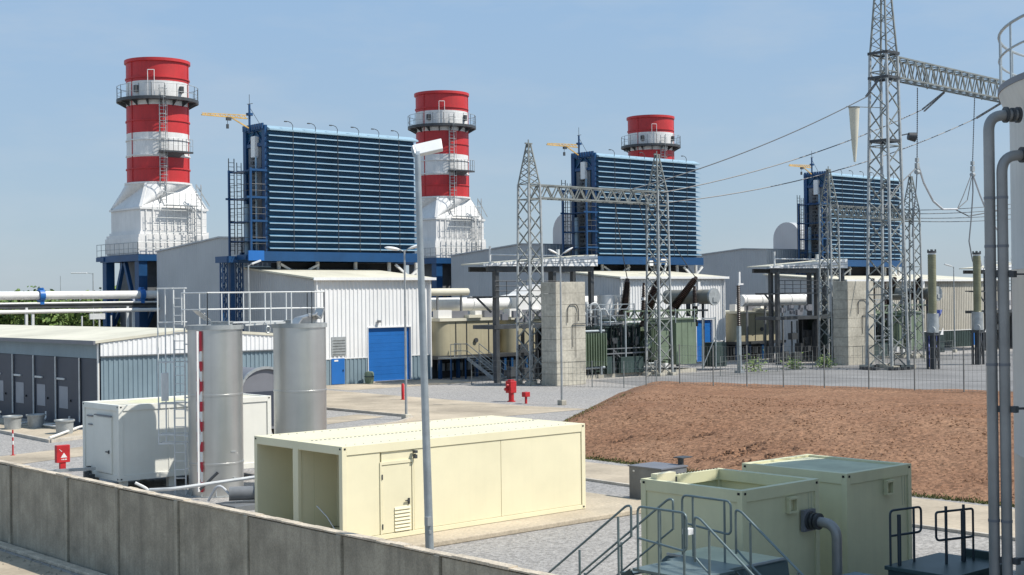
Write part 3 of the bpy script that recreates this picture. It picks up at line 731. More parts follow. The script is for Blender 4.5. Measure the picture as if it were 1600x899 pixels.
# ================================================================== containers
def castings(m, x0, x1, y0, y1, z0, z1):
    for x, sx in ((x0,-1),(x1,1)):
        for y, sy in ((y0,-1),(y1,1)):
            for z in (z0+.07, z1-.07):
                m.cb((x+sx*.004, y-sy*.09, z), (.012,.06,.05)); m.cb((x-sx*.09, y+sy*.004, z), (.06,.012,.05))
    return m
def cream_cabin():
    X0,X1,Y0,Y1,Z0,Z1 = 20.77,29.64,30.08,34.42,.16,2.73
    t = thing('container_cabin', 'long cream double container cabin with louvred door and two open bays at its left end', 'container', (25.2,32.2,0))
    m = MB()
    m.box(X0+1.3, X1-.05, Y0+.05, Y1-.05, Z0+.12, Z1-.12)
    ym = 32.3
    for y in (Y0+.1, ym-.07, ym+.03, Y1-.14): m.box(X0+.1, X1-1.2, y, y+.04, Z0+.12, Z1-.14)
    m.box(X0+.06, X0+1.3, Y0+.09, Y1-.09, Z0+.02, Z0+.1)
    part('body', m, t, 'cream_paint')
    m = MB()
    for y in (Y0+1.0, ym+1.1): m.box(X0+1.285, X0+1.299, y, y+.015, Z0+.12, Z1-.14)
    for x in (X0+.55,): m.box(x, x+.012, ym-.072, ym-.0701, Z0+.1, Z1-.2)
    part('bay_seam', m, t, 'shaded_cream')
    # frame
    m = MB(); p = .15
    for x in (X0, X1-p):
        for y in (Y0, Y1-p): m.box(x,x+p,y,y+p,Z0,Z1)
    m.box(X0,X0+.1,ym-.13,ym+.13,Z0,Z1)
    for y in (Y0+.002, Y1-p): m.box(X0+p+.001,X1-p-.001,y,y+p-.002,Z1-.24,Z1-.002); m.box(X0+p+.001,X1-p-.001,y,y+p-.002,Z0,Z0+.13)
    for x in (X0+.002, X1-p): m.box(x,x+p-.004,Y0+p+.001,ym-.131,Z1-.22,Z1-.002); m.box(x,x+p-.004,ym+.131,Y1-p-.001,Z1-.22,Z1-.002); m.box(x,x+p-.004,Y0+p+.001,ym-.131,Z0,Z0+.12); m.box(x,x+p-.004,ym+.131,Y1-p-.001,Z0,Z0+.12)
    castings(m.mi(1), X0,X1,Y0,Y1,Z0,Z1); part('frame', m, t, ['cream_paint','black'], bevel=.012)
    m = MB(); m.box(X0+.1,X1-.1,Y0+.16,ym-.06,Z1-.05,Z1-.005); m.box(X0+.1,X1-.1,ym+.06,Y1-.16,Z1-.05,Z1-.005); m.box(X0+.1,X1-.1,ym-.059,ym+.059,Z1-.05,Z1-.02)
    m.mi(1)
    for i in range(58):
        x = X0+.35+i*.143
        m.cb((x,ym-.3,Z1+.002),(.055,.035,.016)); 
        if i % 2 == 0: m.cb((x,Y1-.35,Z1+.001),(.04,.03,.014)); m.cb((x,Y0+.32,Z1+.001),(.03,.025,.01))
    part('roof', m, t, ['cream_paint','panel_grey'])
    # side panels and seams
    m = MB()
    for a, c in ((X0+.16, 22.0),(23.14,26.27),(26.285,29.47)): m.box(a,c,Y0+.028,Y0+.049,Z0+.14,Z1-.25)
    part('wall_panel', m, t, 'cream_paint', split=True, bevel=.006)
    m = MB(); dx0, dx1 = 22.04, 23.06
    m.box(dx0-.05,dx0,Y0+.0,Y0+.049,Z0+.14,2.22); m.box(dx1,dx1+.05,Y0+.0,Y0+.049,Z0+.14,2.22); m.box(dx0+.001,dx1-.001,Y0+.0,Y0+.049,2.14,2.22)
    part('door_frame', m, t, 'cream_paint')
    m = MB(); m.box(dx0+.015,dx1-.015,Y0+.02,Y0+.045,Z0+.15,2.125); d = part_o('door', m, t, 'cream_paint', bevel=.006)
    m = MB()
    for i in range(7): z = .34+i*.095; m.add([(dx0+.42,Y0+.019,z+.075),(dx1-.07,Y0+.019,z+.075),(dx1-.07,Y0-.012,z),(dx0+.42,Y0-.012,z)],[(0,1,2,3)]); m.box(dx0+.42,dx1-.07,Y0-.014,Y0-.006,z-.012,z)
    part('louvre', m, d, 'cream_paint')
    m = MB(); m.cb((dx1-.12,Y0+.0,1.1),(.05,.03,.16)); m.bar((dx1-.12,Y0-.03,1.12),(dx1-.26,Y0-.03,1.12),.03); part('handle', m, d, 'dark_steel')
    m = MB(); m.cb((dx0+.01,Y0-.004,1.82),(.03,.03,.14)); m.cb((dx0+.01,Y0-.004,.5),(.03,.03,.14)); part('hinge', m, d, 'dark_steel', split=True)
    m = MB(); m.cb((dx1+.06,Y0-.06,2.42),(.09,.12,.07)); m.cb((dx1+.06,Y0-.06,2.29),(.08,.1,.1)); m.tube((dx1+.06,Y0-.05,2.25),(dx1+.06,Y0-.05,2.36),.03); part('door_lamp', m, t, 'dark_steel')
    m = MB(); m.cb((X0+.8,ym+.5,Z0+.18),(.7,.5,.14)); m.cb((X0+.5,Y0+.5,Z0+.18),(.5,.45,.12)); part('floor_box', m, t, 'grey_steel', split=True)
    m = MB(); m.path([(X0+.1,Y0+.35,.2),(X0+.05,Y0+.4,.5),(X0-.02,Y0+.7,.85),(X0-.1,Y0+1.05,1.1)],.014,6); part('loose_cable', m, t, 'cable_white')
    return t
def part_o(name, m, parent, mats, **k): return m.build(name, mats, parent, **k)
cream_cabin()
m = MB(); m.box(20.2,32.2,28.9,35.3,0.0,.15); tag(m.build('concrete_slab','slab_concrete',bevel=.03), kind='structure')

def white_container():
    X0,X1,Y0,Y1,Z0,Z1 = 21.7,27.78,44.8,47.65,.38,3.0
    t = thing('site_container', 'off-white site container on short legs behind the first silo, door in its shaded end', 'container', (24.7,46.2,0))
    m = MB(); m.box(X0+.04,X1-.04,Y0+.04,Y1-.04,Z0+.1,Z1-.08); part('body', m, t, 'ivory_paint')
    m = MB(); p = .16
    for x in (X0,X1-p):
        for y in (Y0,Y1-p): m.box(x,x+p,y,y+p,Z0,Z1)
    for y in (Y0+.002,Y1-p): m.box(X0+p,X1-p,y,y+p-.004,Z1-.2,Z1-.003); m.box(X0+p,X1-p,y,y+p-.004,Z0,Z0+.2)
    for x in (X0+.002,X1-p): m.box(x,x+p-.004,Y0+p,Y1-p,Z1-.2,Z1-.003); m.box(x,x+p-.004,Y0+p,Y1-p,Z0,Z0+.2)
    castings(m.mi(1), X0,X1,Y0,Y1,Z0,Z1); part('frame', m, t, ['ivory_paint','black'], bevel=.012)
    m = MB(); m.box(X0+.1,X1-.1,Y0+.12,Y1-.12,Z1-.08,Z1-.03); part('roof', m, t, 'roof_sheet')
    m = MB(); m.lathe(23.9,46.2,[(0,3.0),(.9,2.99),(1.3,2.94)],20); part('roof_cover', m, t, 'shaded_cream', smooth=True)
    m = MB(); m.box(X0+1.9,X0+1.94,Y0+.02,Y0+.04,Z0+.2,Z1-.2); m.box(X0+3.9,X0+3.94,Y0+.02,Y0+.04,Z0+.2,Z1-.2); part('panel_joint', m, t, 'ivory_paint', split=True)
    m = MB(); m.box(X0-.02,X0+.039,45.35,46.55,Z0+.22,2.55); d = part_o('door', m, t, 'ivory_paint', bevel=.01)
    m = MB(); m.bar((X0-.05,45.5,1.35),(X0-.05,45.72,1.35),.035); m.cb((X0-.03,45.5,1.35),(.05,.05,.12)); part('handle', m, d, 'dark_steel')
    m = MB(); m.box(X0-.06,X0-.0,45.3,46.6,2.58,2.62); part('rain_strip', m, t, 'panel_grey')
    m = MB(); m.box(X0-.004,X0+.039,46.85,47.3,2.5,2.55); m.box(X0-.004,X0+.039,46.9,47.2,2.2,2.24); part('vent_slot', m, t, 'panel_grey', split=True)
    m = MB()
    for x in (X0+.3,X0+2.1,X0+4.0,X1-.3):
        for y in (Y0+.3,Y1-.3): m.box(x-.12,x+.12,y-.12,y+.12,0,Z0)
    part('foot', m, t, 'ivory_paint', split=True)
    m = MB(); m.tube((X0-.06,47.0,.0),(X0-.06,47.0,.5),.08); m.cb((X0-.08,47.0,.62),(.12,.14,.26)); part('earth_clamp', m, t, 'dark_steel')
    return t
white_container()

# ================================================================== silos with shared ladder and platform
def silo(label, cx, cy, marker):
    r = .915; zt = 5.62
    t = thing('silo', label, 'silo', (cx,cy,0), 'grey metal silos')
    m = MB(); m.lathe(cx,cy,[(r,0),(r,1.05),(r+.012,1.06),(r+.012,1.12),(r,1.13),(r,3.35),(r+.012,3.36),(r+.012,3.42),(r,3.43),(r,zt)],56); m.disc(cx,cy,zt,r,56); part('shell', m, t, 'silo_grey', smooth=True)
    m = MB(); m.lathe(cx,cy,[(r+.0,zt-.03),(r+.05,zt-.03),(r+.05,zt+.12),(r+.0,zt+.12),(r-.01,zt+.03)],56); part('rim', m, t, 'galvanised', smooth=True)
    m = MB(); m.lathe(cx,cy,[(r,.0),(r+.08,.0),(r+.08,.03),(r,.03)],56)
    for i in range(12):
        a = 2*math.pi*i/12; u = Vector((math.cos(a),math.sin(a),0)); c = Vector((cx,cy,0)); w = Vector((-u.y,u.x,0))*.012
        m.prism([c+u*r-w, c+u*(r+.08)-w+Vector((0,0,.03)), c+u*r-w+Vector((0,0,.22))], w*2)
    part('base_ring', m, t, 'galvanised')
    m = MB(); hx, hy = (cx+.15, cy-.2) if marker else (cx-.1, cy+.1)
    m.lathe(hx,hy,[(.36,zt+.1),(.36,zt+.2),(.4,zt+.2),(.4,zt+.24)],24); h = part_o('hatch_neck', m, t, 'galvanised', smooth=True)
    m = MB()
    if marker:
        m.tube((hx-.6,hy+.1,zt+.55),(hx-.57,hy+.12,zt+.5),.02); m.add([(hx-.95,hy-.2,zt+.58),(hx-.55,hy-.25,zt+.26),(hx-.5,hy+.3,zt+.28),(hx-.92,hy+.3,zt+.6),(hx-.95,hy-.2,zt+.62),(hx-.55,hy-.25,zt+.3),(hx-.5,hy+.3,zt+.32),(hx-.92,hy+.3,zt+.64)],[(3,2,1,0),(4,5,6,7),(0,1,5,4),(1,2,6,5),(2,3,7,6),(3,0,4,7)])
    else:
        for (xa,za),(xb,zb) in (((-.55,.06),(-.35,.3)),((-.35,.3),(.2,.42)),((.2,.42),(.42,.28)),((.42,.28),(.55,.62))):
            m.bar((cx+xa,cy-.5,zt+za),(cx+xb,cy-.5,zt+zb),.5,.05)
        m.prism([(cx-.55,cy-.52,zt+.06),(cx-.35,cy-.52,zt+.3),(cx+.2,cy-.52,zt+.42),(cx+.42,cy-.52,zt+.26),(cx+.3,cy-.52,zt+.1)],(0,.04,0))
        m.cb((cx+.05,cy-.55,zt+.44),(.09,.06,.05)); m.tube((cx+.3,cy-.55,zt+.42),(cx+.38,cy-.55,zt+.48),.03)
    part('hatch_lid', m, t, 'stainless')
    m = MB(); a = math.atan2(-.93,-.12); u = Vector((math.cos(a),math.sin(a),0)); q = Vector((cx,cy,0))+u*(r+.03)
    m.cb((q.x+.3,q.y,.62 if marker else .8),(.14,.05,.03)); m.cb((q.x+.25,q.y+.02,1.5),(.2,.03,.03)); part('bracket', m, t, 'galvanised', split=True)
    if marker:
        # level indicator: leaning red and white sleeve fixed to the shell
        ang = math.atan2(-.46,-.888); u = Vector((math.cos(ang),math.sin(ang),0)); w = Vector((-u.y,u.x,0)); c = Vector((cx,cy,0))+u*(r+.035)
        m = MB(); nseg = 16
        for i in range(nseg):
            z0, z1 = 5.55-i*.335, 5.55-(i+1)*.335
            o = .05*math.sin(i*1.3); m.mi(0 if (i<3 or i%2==0) else 1)
            A = [c-w*.11+Vector((0,0,z0)), c+w*.11+Vector((0,0,z0)), c+w*.11+Vector((0,0,z1)), c-w*.11+Vector((0,0,z1))]
            mid1 = c+w*o+Vector((0,0,z0)); mid2 = c-w*o+Vector((0,0,z1))
            e = u*.02
            m.mi(0 if i%2 == 0 or i < 2 else 1); m.add([A[0]+e, mid1+e, mid2+e, A[3]+e],[(3,2,1,0)])
            m.mi(1 if (i%2 == 0 and i > 1) else 0); m.add([mid1+e, A[1]+e, A[2]+e, mid2+e],[(3,2,1,0)])
        m.mi(1); m.bar(c+Vector((0,0,.2)), c+Vector((0,0,5.55)), .2,.03)
        part('level_marker', m, t, ['marker_red','marker_white'])
    return t
silo('left grey metal silo with red and white level strip and ladder cage beside it', 23.95, 42.15, True)
silo('right grey metal silo without a strip, standing behind the cream container cabin', 26.95, 41.55, False)
t = thing('ladder_cage', 'tall galvanised caged ladder standing left of the two silos', 'ladder', (22.7,42.6,0))
m = MB(); ladder(m, (22.93,42.75,0.0), (22.93,42.75,6.95), (.75,-.66,0), .36, .02, .28); part('ladder', m, t, 'rail_white')
m = MB(); fv = Vector((-.66,-.75,0)); sv = Vector((.75,-.66,0)); L0 = Vector((22.93,42.75,0))
cage = [L0-sv*.2, L0-sv*.72, L0-sv*.72+fv*.0, L0-sv*.55-fv*.5, L0-sv*.2-fv*.5]
for o in (L0-sv*.72, L0-sv*.47-fv*.02): m.tube(o+Vector((0,0,1.75 if o==L0-sv*.72 else 1.8)), o+Vector((0,0,7.0)), .026, n=6)
for z in (7.0,5.85,4.5,3.1,2.05,1.75):
    m.bar(L0-sv*.2+Vector((0,0,z)), L0-sv*.74+Vector((0,0,z)), .045 if z<7 else .06,.05)
    m.path([L0-sv*.72+Vector((0,0,z)), L0-sv*.72-fv*.5+Vector((0,0,z)), L0+sv*.15-fv*.5+Vector((0,0,z)), L0+sv*.18+Vector((0,0,z))], .02, 5)
part('cage', m, t, 'rail_white')
m = MB(); m.box(22.35,22.6,42.9,42.95,3.2,4.15); part('notice_plate', m, t, 'marker_white')
m = MB()
for z in (.9,2.0,3.3,4.5,5.1): m.bar(L0+sv*.15+Vector((0,0,z)), L0+sv*.55+Vector((0,0,z)), .04)
part('wall_tie', m, t, 'rail_white', split=True)
t = thing('silo_platform', 'galvanised walkway with guard rail spanning the tops of both silos', 'walkway', (25.4,41.8,5.72))
m = MB(); m.box(24.0,27.0,41.85,42.5,5.78,5.83); m.bar((24.8,41.6,5.72),(26.2,41.3,5.78),.09,.06); part('deck', m, t, 'rail_white')
m = MB(); rail(m, [(22.95,42.6,5.75),(23.3,41.5,5.75),(26.9,40.7,5.75),(27.75,41.2,5.75),(27.7,42.2,5.75),(23.9,43.1,5.75)], 1.08, .026, .8, mid=(.52,)); part('guard_rail', m, t, 'rail_white')
m = MB()
for i in range(6): a = i*math.pi/3; m.tube((25.45+.09*math.cos(a),41.2,5.55+.12*math.sin(a)),(25.45+.09*math.cos(a+1.05),41.2,5.55+.12*math.sin(a+1.05)),.03,n=6)
m.tube((25.45,41.2,5.67),(25.45,41.4,5.8),.02); part('shackle', m, t, 'galvanised')

# pump skid beside the first silo
t = thing('pump_skid', 'grey pump and pipework low behind the concrete wall, right of the first silo', 'pump', (23.6,38.4,0))
m = MB(); m.bend([(20.9,41.0,.55),(21.3,40.2,.62),(24.6,38.8,.95)],.055,.3,8); part('discharge_pipe', m, t, 'rail_white', smooth=True)
m = MB(); m.bend([(20.9,41.0,.0),(20.9,41.0,.55),(20.5,41.2,.8)],.05,.2,8); part('standpipe', m, t, 'rail_white', smooth=True)
m = MB(); m.tube((22.6,39.0,.45),(23.3,38.6,.45),.22,n=18); m.tube((23.3,38.6,.45),(23.7,38.4,.45),.3,n=18); m.box(22.3,24.2,38.1,39.3,0,.16); m.tube((24.0,38.2,0),(24.0,38.2,.95),.12,n=14); part('pump_body', m, t, 'grey_steel', smooth=True)
m = MB(); m.bend([(22.2,39.6,.2),(22.4,39.3,.8),(22.7,38.9,.3)],.04,.3,8); m.bend([(23.9,38.9,.3),(23.8,38.6,.9),(24.4,38.2,.4)],.04,.3,8); part('hose', m, t, 'cable_white', smooth=True)
m = MB(); m.tube((22.8,41.2,.35),(23.3,40.9,.9),.05); part('lever', m, t, 'dark_steel')

# ================================================================== low building with dark bay doors
X, Y0 = 31.81, 67.6
t = thing('workshop_building', 'low pale-roofed building with a row of dark bay doors on its shaded side', 'building', (37,75,0))
m = MB()
for i in range(-1,12):
    y = Y0+2.0+i*2.93
m.box(X+.06,43.5,Y0+.06,99,0,4.35); part('wall_core', m, t, 'door_dark')
m = MB(); m.corr((X,Y0,0),(44,Y0,0),0,3.74,.27,.035); part('gable_base', m, t, 'blue_grey_cladding')
gz = lambda f: 4.42+ (.48*f/.42 if f<.42 else .48-(f-.42)*.75)
m = MB(); m.corr((X-.04,Y0-.05,0),(44,Y0-.05,0),3.76,gz,.27,.03); part('gable_cladding', m, t, 'white_cladding')
m = MB(); m.box(X-.03,X+.25,Y0-.12,Y0+.05,3.70,3.755); m.box(X+.25,44,Y0-.13,Y0-.001,3.70,3.755); part('gable_flashing', m, t, 'grey_steel')
m = MB(); m.box(X-.05,X+.05,Y0+.1,99,3.62,4.4); part('fascia', m, t, 'blue_grey_cladding')
m = MB(); m.prism([(X-.35,Y0-.13,4.42),(X-.35,Y0-.13,4.56),(37.0,Y0-.13,5.06),(44.2,Y0-.13,4.52),(44.2,Y0-.13,4.38),(37.0,Y0-.13,4.92)],(0,31.6,0)); part('roof', m, t, 'roof_sheet')
m = MB(); m.box(X-.46,X-.352,Y0-.13,99,4.36,4.56); part('gutter', m, t, 'panel_grey')
m = MB(); m.tube((X-.1,Y0+.12,0),(X-.1,Y0+.12,4.4),.06); part('corner_downpipe', m, t, 'white_paint')
ys = [67.85]+[70.0+2.93*i for i in range(10)]
for i in range(10):
    a, c = (67.85,69.9) if i == 0 else (70.06+2.93*(i-1), 72.9+2.93*(i-1))
    m = MB(); m.box(X-.02,X+.055,a,c,.02,3.6); d = part_o('bay_door', m, t, 'door_dark', bevel=.01)
    if i > 0:
        y1 = c-.5
        m = MB(); m.box(X-.035,X-.021,c-1.35,c-.25,.85,1.98); m.box(X-.04,X-.036,c-1.36,c-.24,1.98,2.03); part('pale_panel', m, d, 'bay_panel')
        m = MB(); m.box(X-.09,X-.02,c-1.0,c-.05,2.38,2.48); part('lintel_bar', m, d, 'rail_white')
        m = MB(); m.cb((X-.05,c-1.7,1.3),(.05,.06,.12)); part('handle', m, d, 'black')
    m = MB(); yy = c+.07; m.tube((X-.1,yy,.25),(X-.1,yy,3.62),.045); part('downpipe', m, t, 'rail_white')
dr = None
for i, (x, y, lb) in enumerate(((29.5,66.85,'grey round planter drum nearest the corner of the dark-doored building'),(28.67,71.3,'grey round planter drum at the left end of the kerbed bed, in sunlight'),(29.9,71.3,'grey round planter drum close to the dark doors, behind the sunlit one'),(29.0,75.0,'grey round planter drum cut by the left edge of the photo'))):
    if dr is None:
        dr = thing('planter_drum', lb, 'drum', (x,y,0), 'grey drums along the dark doors')
        m = MB(); m.lathe(x,y,[(.40,0),(.44,.62)],24); part('shell', m, dr, 'galvanised', smooth=True)
        m = MB(); m.lathe(x,y,[(.42,.62),(.5,.62),(.5,.7),(.42,.7),(.38,.6)],24); m.disc(x,y,.6,.4,24); part('rim', m, dr, 'galvanised', smooth=True)
    else: clone(dr, (x,y,0), lb)
t = thing('drain_pipe', 'white plastic drain pipe laid along the ground before the dark doors', 'pipe', (29,67,0))
m = MB(); m.bend([(27.4,63.8,.16),(30.9,68.2,.16),(31.5,68.6,.16)],.06,.2,8); part('main_run', m, t, 'white_paint', smooth=True)
m = MB(); m.bend([(30.2,68.6,.16),(30.1,70.9,.16),(31.6,71.0,.16),(31.6,71.0,.5)],.05,.2,8); m.bend([(29.6,72.5,.16),(31.6,74,.16),(31.6,74,.6)],.05,.2,8); part('branch', m, t, 'white_paint', smooth=True, split=True)

# rounded grey machine seen between the silos
t = thing('tipping_container', 'grey round-topped machine with dark front panel, seen between the two silos', 'machine', (34.7,57.5,0))
m = MB(); cx, cy = 34.7, 56.5; pr = [(cx-1.3,cy,.5)]+[(cx-1.3*math.cos(math.pi*i/16), cy, 2.35+1.0*math.sin(math.pi*i/16)) for i in range(17)]+[(cx+1.3,cy,.5)]
m.prism(pr,(0,3.2,0)); part('body', m, t, 'panel_grey', smooth=True)
m = MB(); m.box(cx-1.02,cx+1.02,cy-.05,cy-.002,.7,2.28); d = part_o('front_panel', m, t, 'door_dark')
m = MB(); m.prism([(cx-.75,cy-.07,2.1),(cx-.15,cy-.07,2.1),(cx-.45,cy-.07,1.3)],(0,.018,0)); part('triangle_mark', m, d, 'panel_grey')
m = MB()
arc = [(cx-1.34*math.cos(math.pi*i/16), cy-.06, 2.35+1.04*math.sin(math.pi*i/16)) for i in range(17)]
for a, b_ in zip(arc[:-1],arc[1:]): m.bar(a,b_,.12)
m.bar((cx-1.34,cy-.06,.6),(cx-1.34,cy-.06,2.35),.12); m.bar((cx-1.34,cy-.06,2.2),(cx-.95,cy-.06,.9),.1); m.bar((cx-1.9,cy+.3,1.7),(cx-1.34,cy,2.6),.14); m.bar((cx-1.9,cy+.3,1.7),(cx-1.8,cy+.3,.6),.12)
part('front_hoop', m, t, 'galvanised')
m = MB()
for sx in (-1,1):
    for y in (cy+.6,cy+2.6): m.tube((cx+sx*1.0,y,.5),(cx+sx*1.25,y,.5),.5,n=20)
part('wheel', m, t, 'black', split=True, smooth=True)

# ================================================================== pipe rack on the left
t = thing('pipe_rack', 'white overhead pipes on a rack running left from the grey building', 'pipe rack', (50,116,0))
m = MB(); m.tube((20,116,7.12),(60.5,116,7.12),.36,n=24); part('large_pipe', m, t, 'white_paint', smooth=True)
m = MB(); m.tube((20,115.8,6.45),(60.5,115.8,6.45),.09,n=10); part('thin_pipe', m, t, 'white_paint', smooth=True)
m = MB(); m.box(20,60.4,115.6,116.4,6.28,6.33); m.box(20,60.4,115.55,115.6,6.0,6.2); m.box(20,60.4,116.4,116.45,6.2,6.4); part('tray', m, t, 'dark_steel')
m = MB(); m.tube((20,115.5,5.75),(60.5,115.5,5.75),.17,n=14); part('lower_pipe', m, t, 'white_paint', smooth=True)
for x in (49.2,58.5):
    m = MB(); m.lathe(0,0,[(.40,-.22),(.55,-.22),(.55,.22),(.40,.22)],20)
    m.v = [Vector((x+p.z,116+p.x,7.12+p.y)) for p in m.v]; m.box(x-.18,x+.18,115.7,116.3,6.35,6.72); m.cb((x,116,7.72),(.3,.5,.12)); part('clamp', m, t, 'door_blue')
for x in (48.0,34,57.2):
    m = MB()
    for dx in (-.28,.28): m.bar((x+dx,115.55,0),(x+dx,115.55,6.1 if dx<0 else 5.6),.2)
    m.bar((x-.28,115.55,3.0),(x+.28,115.55,3.0),.12); part('stanchion', m, t, 'rail_white')
m = MB()
for x in (52.5,54.1,55.2): m.tube((x,115.2,0),(x,115.2,5.3),.07)
m.box(53.2,54.6,115.1,115.3,5.0,5.5); part('riser', m, t, 'rail_white', split=True)

# ================================================================== switchyard: one bay per unit, built once for the middle unit
def shelter():
    t = thing('equipment_shelter', 'open steel shelter with white mono-pitch roof left of the middle blue filter house', 'shelter', (68.4,80,0), 'open steel equipment shelters')
    m = MB(); m.prism([(68.2,79.8,8.9),(80.3,79.8,8.95),(80.3,79.8,9.85),(68.2,79.8,9.06)], (0,.12,0)); part('fascia', m, t, 'white_cladding')
    m = MB()
    for f in (.33,.66): z0 = 8.93; m.box(68.4,80.3,79.785,79.799,z0+.3*f,z0+.3*f+.03) if False else m.bar((68.4+f*4,79.79,8.95+.12*f),(80.3,79.79,9.0+.85*f),.03)
    for x in (72.5,76.4): m.box(x,x+.04,79.77,79.785,8.95,9.1+(x-68.2)*.06)
    part('fascia_seam', m, t, 'grey_steel', split=True)
    m = MB(); m.prism([(68.2,79.93,9.0),(80.4,79.93,9.8),(80.4,79.93,9.9),(68.2,79.93,9.1)], (0,2.6,0)); part('roof', m, t, 'roof_sheet')
    m = MB()
    for x in (69.7,75.7,79.9):
        for y in (80.2,82.3): xx = x+(0 if y < 81 else min(1.75,79.9-x)); m.box(xx-.17,xx+.17,y-.17,y+.17,0,8.9)
    part('post', m, t, 'dark_steel', split=True)
    m = MB(); m.box(68.8,80,80.05,80.3,8.5,8.88); m.box(68.8,80,82.2,82.4,8.5,8.88); part('eaves_beam', m, t, 'dark_steel')
    m = MB(); m.box(69.2,79.5,80.0,82.4,4.1,4.4); part('lower_deck', m, t, 'dark_steel')
    m = MB(); m.box(69.2,77.0,80.0,82.4,6.5,6.62); m.bar((69.0,80,5.4),(67.6,80,6.5),.12); m.box(67.4,69.0,79.9,80.9,6.45,6.55); part('upper_deck', m, t, 'dark_steel')
    m = MB(); rail(m, [(69.4,80,6.6),(76.6,80,6.6)], 1.15, .035, 1.2, mid=(.4,.78)); part('deck_rail', m, t, 'dark_steel')
    m = MB(); m.bar((68.7,79.7,9.0),(68.7,79.7,10.4),.12); m.tube((68.7,79.7,9.75),(75.5,79.7,9.75),.06); part('roof_post', m, t, 'rail_white')
    m = MB(); m.tube((77.0,81,9.5),(77.0,81,10.3),.14,n=12); part('vent_pipe', m, t, 'rail_white', smooth=True)
    m = MB(); r_ = random.Random(5)
    for i in range(18):
        x, y, z = r_.uniform(72,79.3), r_.uniform(80.6,82.2), r_.choice((.2,.3,.5,1.0,1.6,2.2)); m.cb((x,y,z+.3),(r_.uniform(.3,1.3),r_.uniform(.3,.9),r_.uniform(.4,1.1)))
    for i in range(12):
        x = r_.uniform(73,79); y = r_.uniform(80.3,82.2); m.tube((x,y,0),(x,y,r_.uniform(2,4)),.07,n=8)
    part('switchgear', m, t, 'dark_steel')
    m = MB()
    for i in range(8): m.cb((r_.uniform(70,76),80.25,r_.choice((4.75,5.0,5.2))),(r_.uniform(.3,.9),.25,r_.uniform(.3,.6)))
    part('cabinet', m, t, 'panel_grey', split=True)
    m = MB(); m.box(75.6,79.4,82.2,82.3,.2,4.05); part('back_screen', m, t, 'dark_steel')
    return t
sh = shelter()
clone(sh, (68.4+34.5,80,0), 'open steel shelter with white roof beside the third filter house, behind the lattice tower')

clone(sh, (68.4+71.5,80,0), 'open steel shelter glimpsed between the tank pipes at the right edge')
def bus_duct(label, x0, x1, y, z):
    t = thing('bus_duct', label, 'duct', (x0,y,z), 'white generator bus ducts')
    m = MB(); m.tube((x0,y,z),(x1,y,z),.56,n=24); part('duct', m, t, 'white_paint', smooth=True)
    m = MB()
    k = 4
    for i in range(k+1):
        x = x0+.5+(x1-x0-1)*i/k; m.lathe(0,0,[(.56,-.06),(.61,-.06),(.61,.06),(.56,.06)],20)
        n_ = 80
        m.v[-n_:] = [Vector((x+p.z,y+p.x,z+p.y)) for p in m.v[-n_:]]
    part('flange', m, t, 'white_paint', split=True)
    m = MB()
    for i in range(4): x = x0+1.0+(x1-x0-2)*i/3; m.bar((x,y,0),(x,y,z-.5),.16)
    part('support', m, t, 'grey_steel', split=True)
    return t
bus_duct('long white bus duct running from the nearest turbine hall behind shelter and fire wall', 69.75,91.55,90.1,5.98)
bus_duct('white bus duct leaving the right corner of the middle turbine hall', 106.6,117.0,86.5,5.9)
t = thing('steam_pipe', 'cream horizontal pipe above the bus duct by the nearest turbine hall', 'pipe', (72,89,7))
m = MB(); m.tube((69.8,89,7.0),(74.2,89,7.0),.30,n=20); part('pipe', m, t, 'roof_sheet', smooth=True)
m = MB(); m.bar((71,89,0),(71,89,6.7),.15); m.bar((73.5,89,0),(73.5,89,6.7),.15); part('support', m, t, 'grey_steel', split=True)
t = thing('duct_cowl', 'white box cowl round the bus duct right of the steel shelter post', 'duct', (82,89,5))
m = MB(); m.prism([(79.6,88.9,5.2),(83.4,88.9,5.2),(83.4,88.9,7.6),(81.8,88.9,7.4),(80.6,88.9,6.75),(79.6,88.9,6.65)],(0,2.2,0)); part('cowl', m, t, 'white_paint')
m = MB(); m.box(79.7,83.3,88.84,88.899,5.25,5.4); part('sleeve', m, t, 'panel_grey')

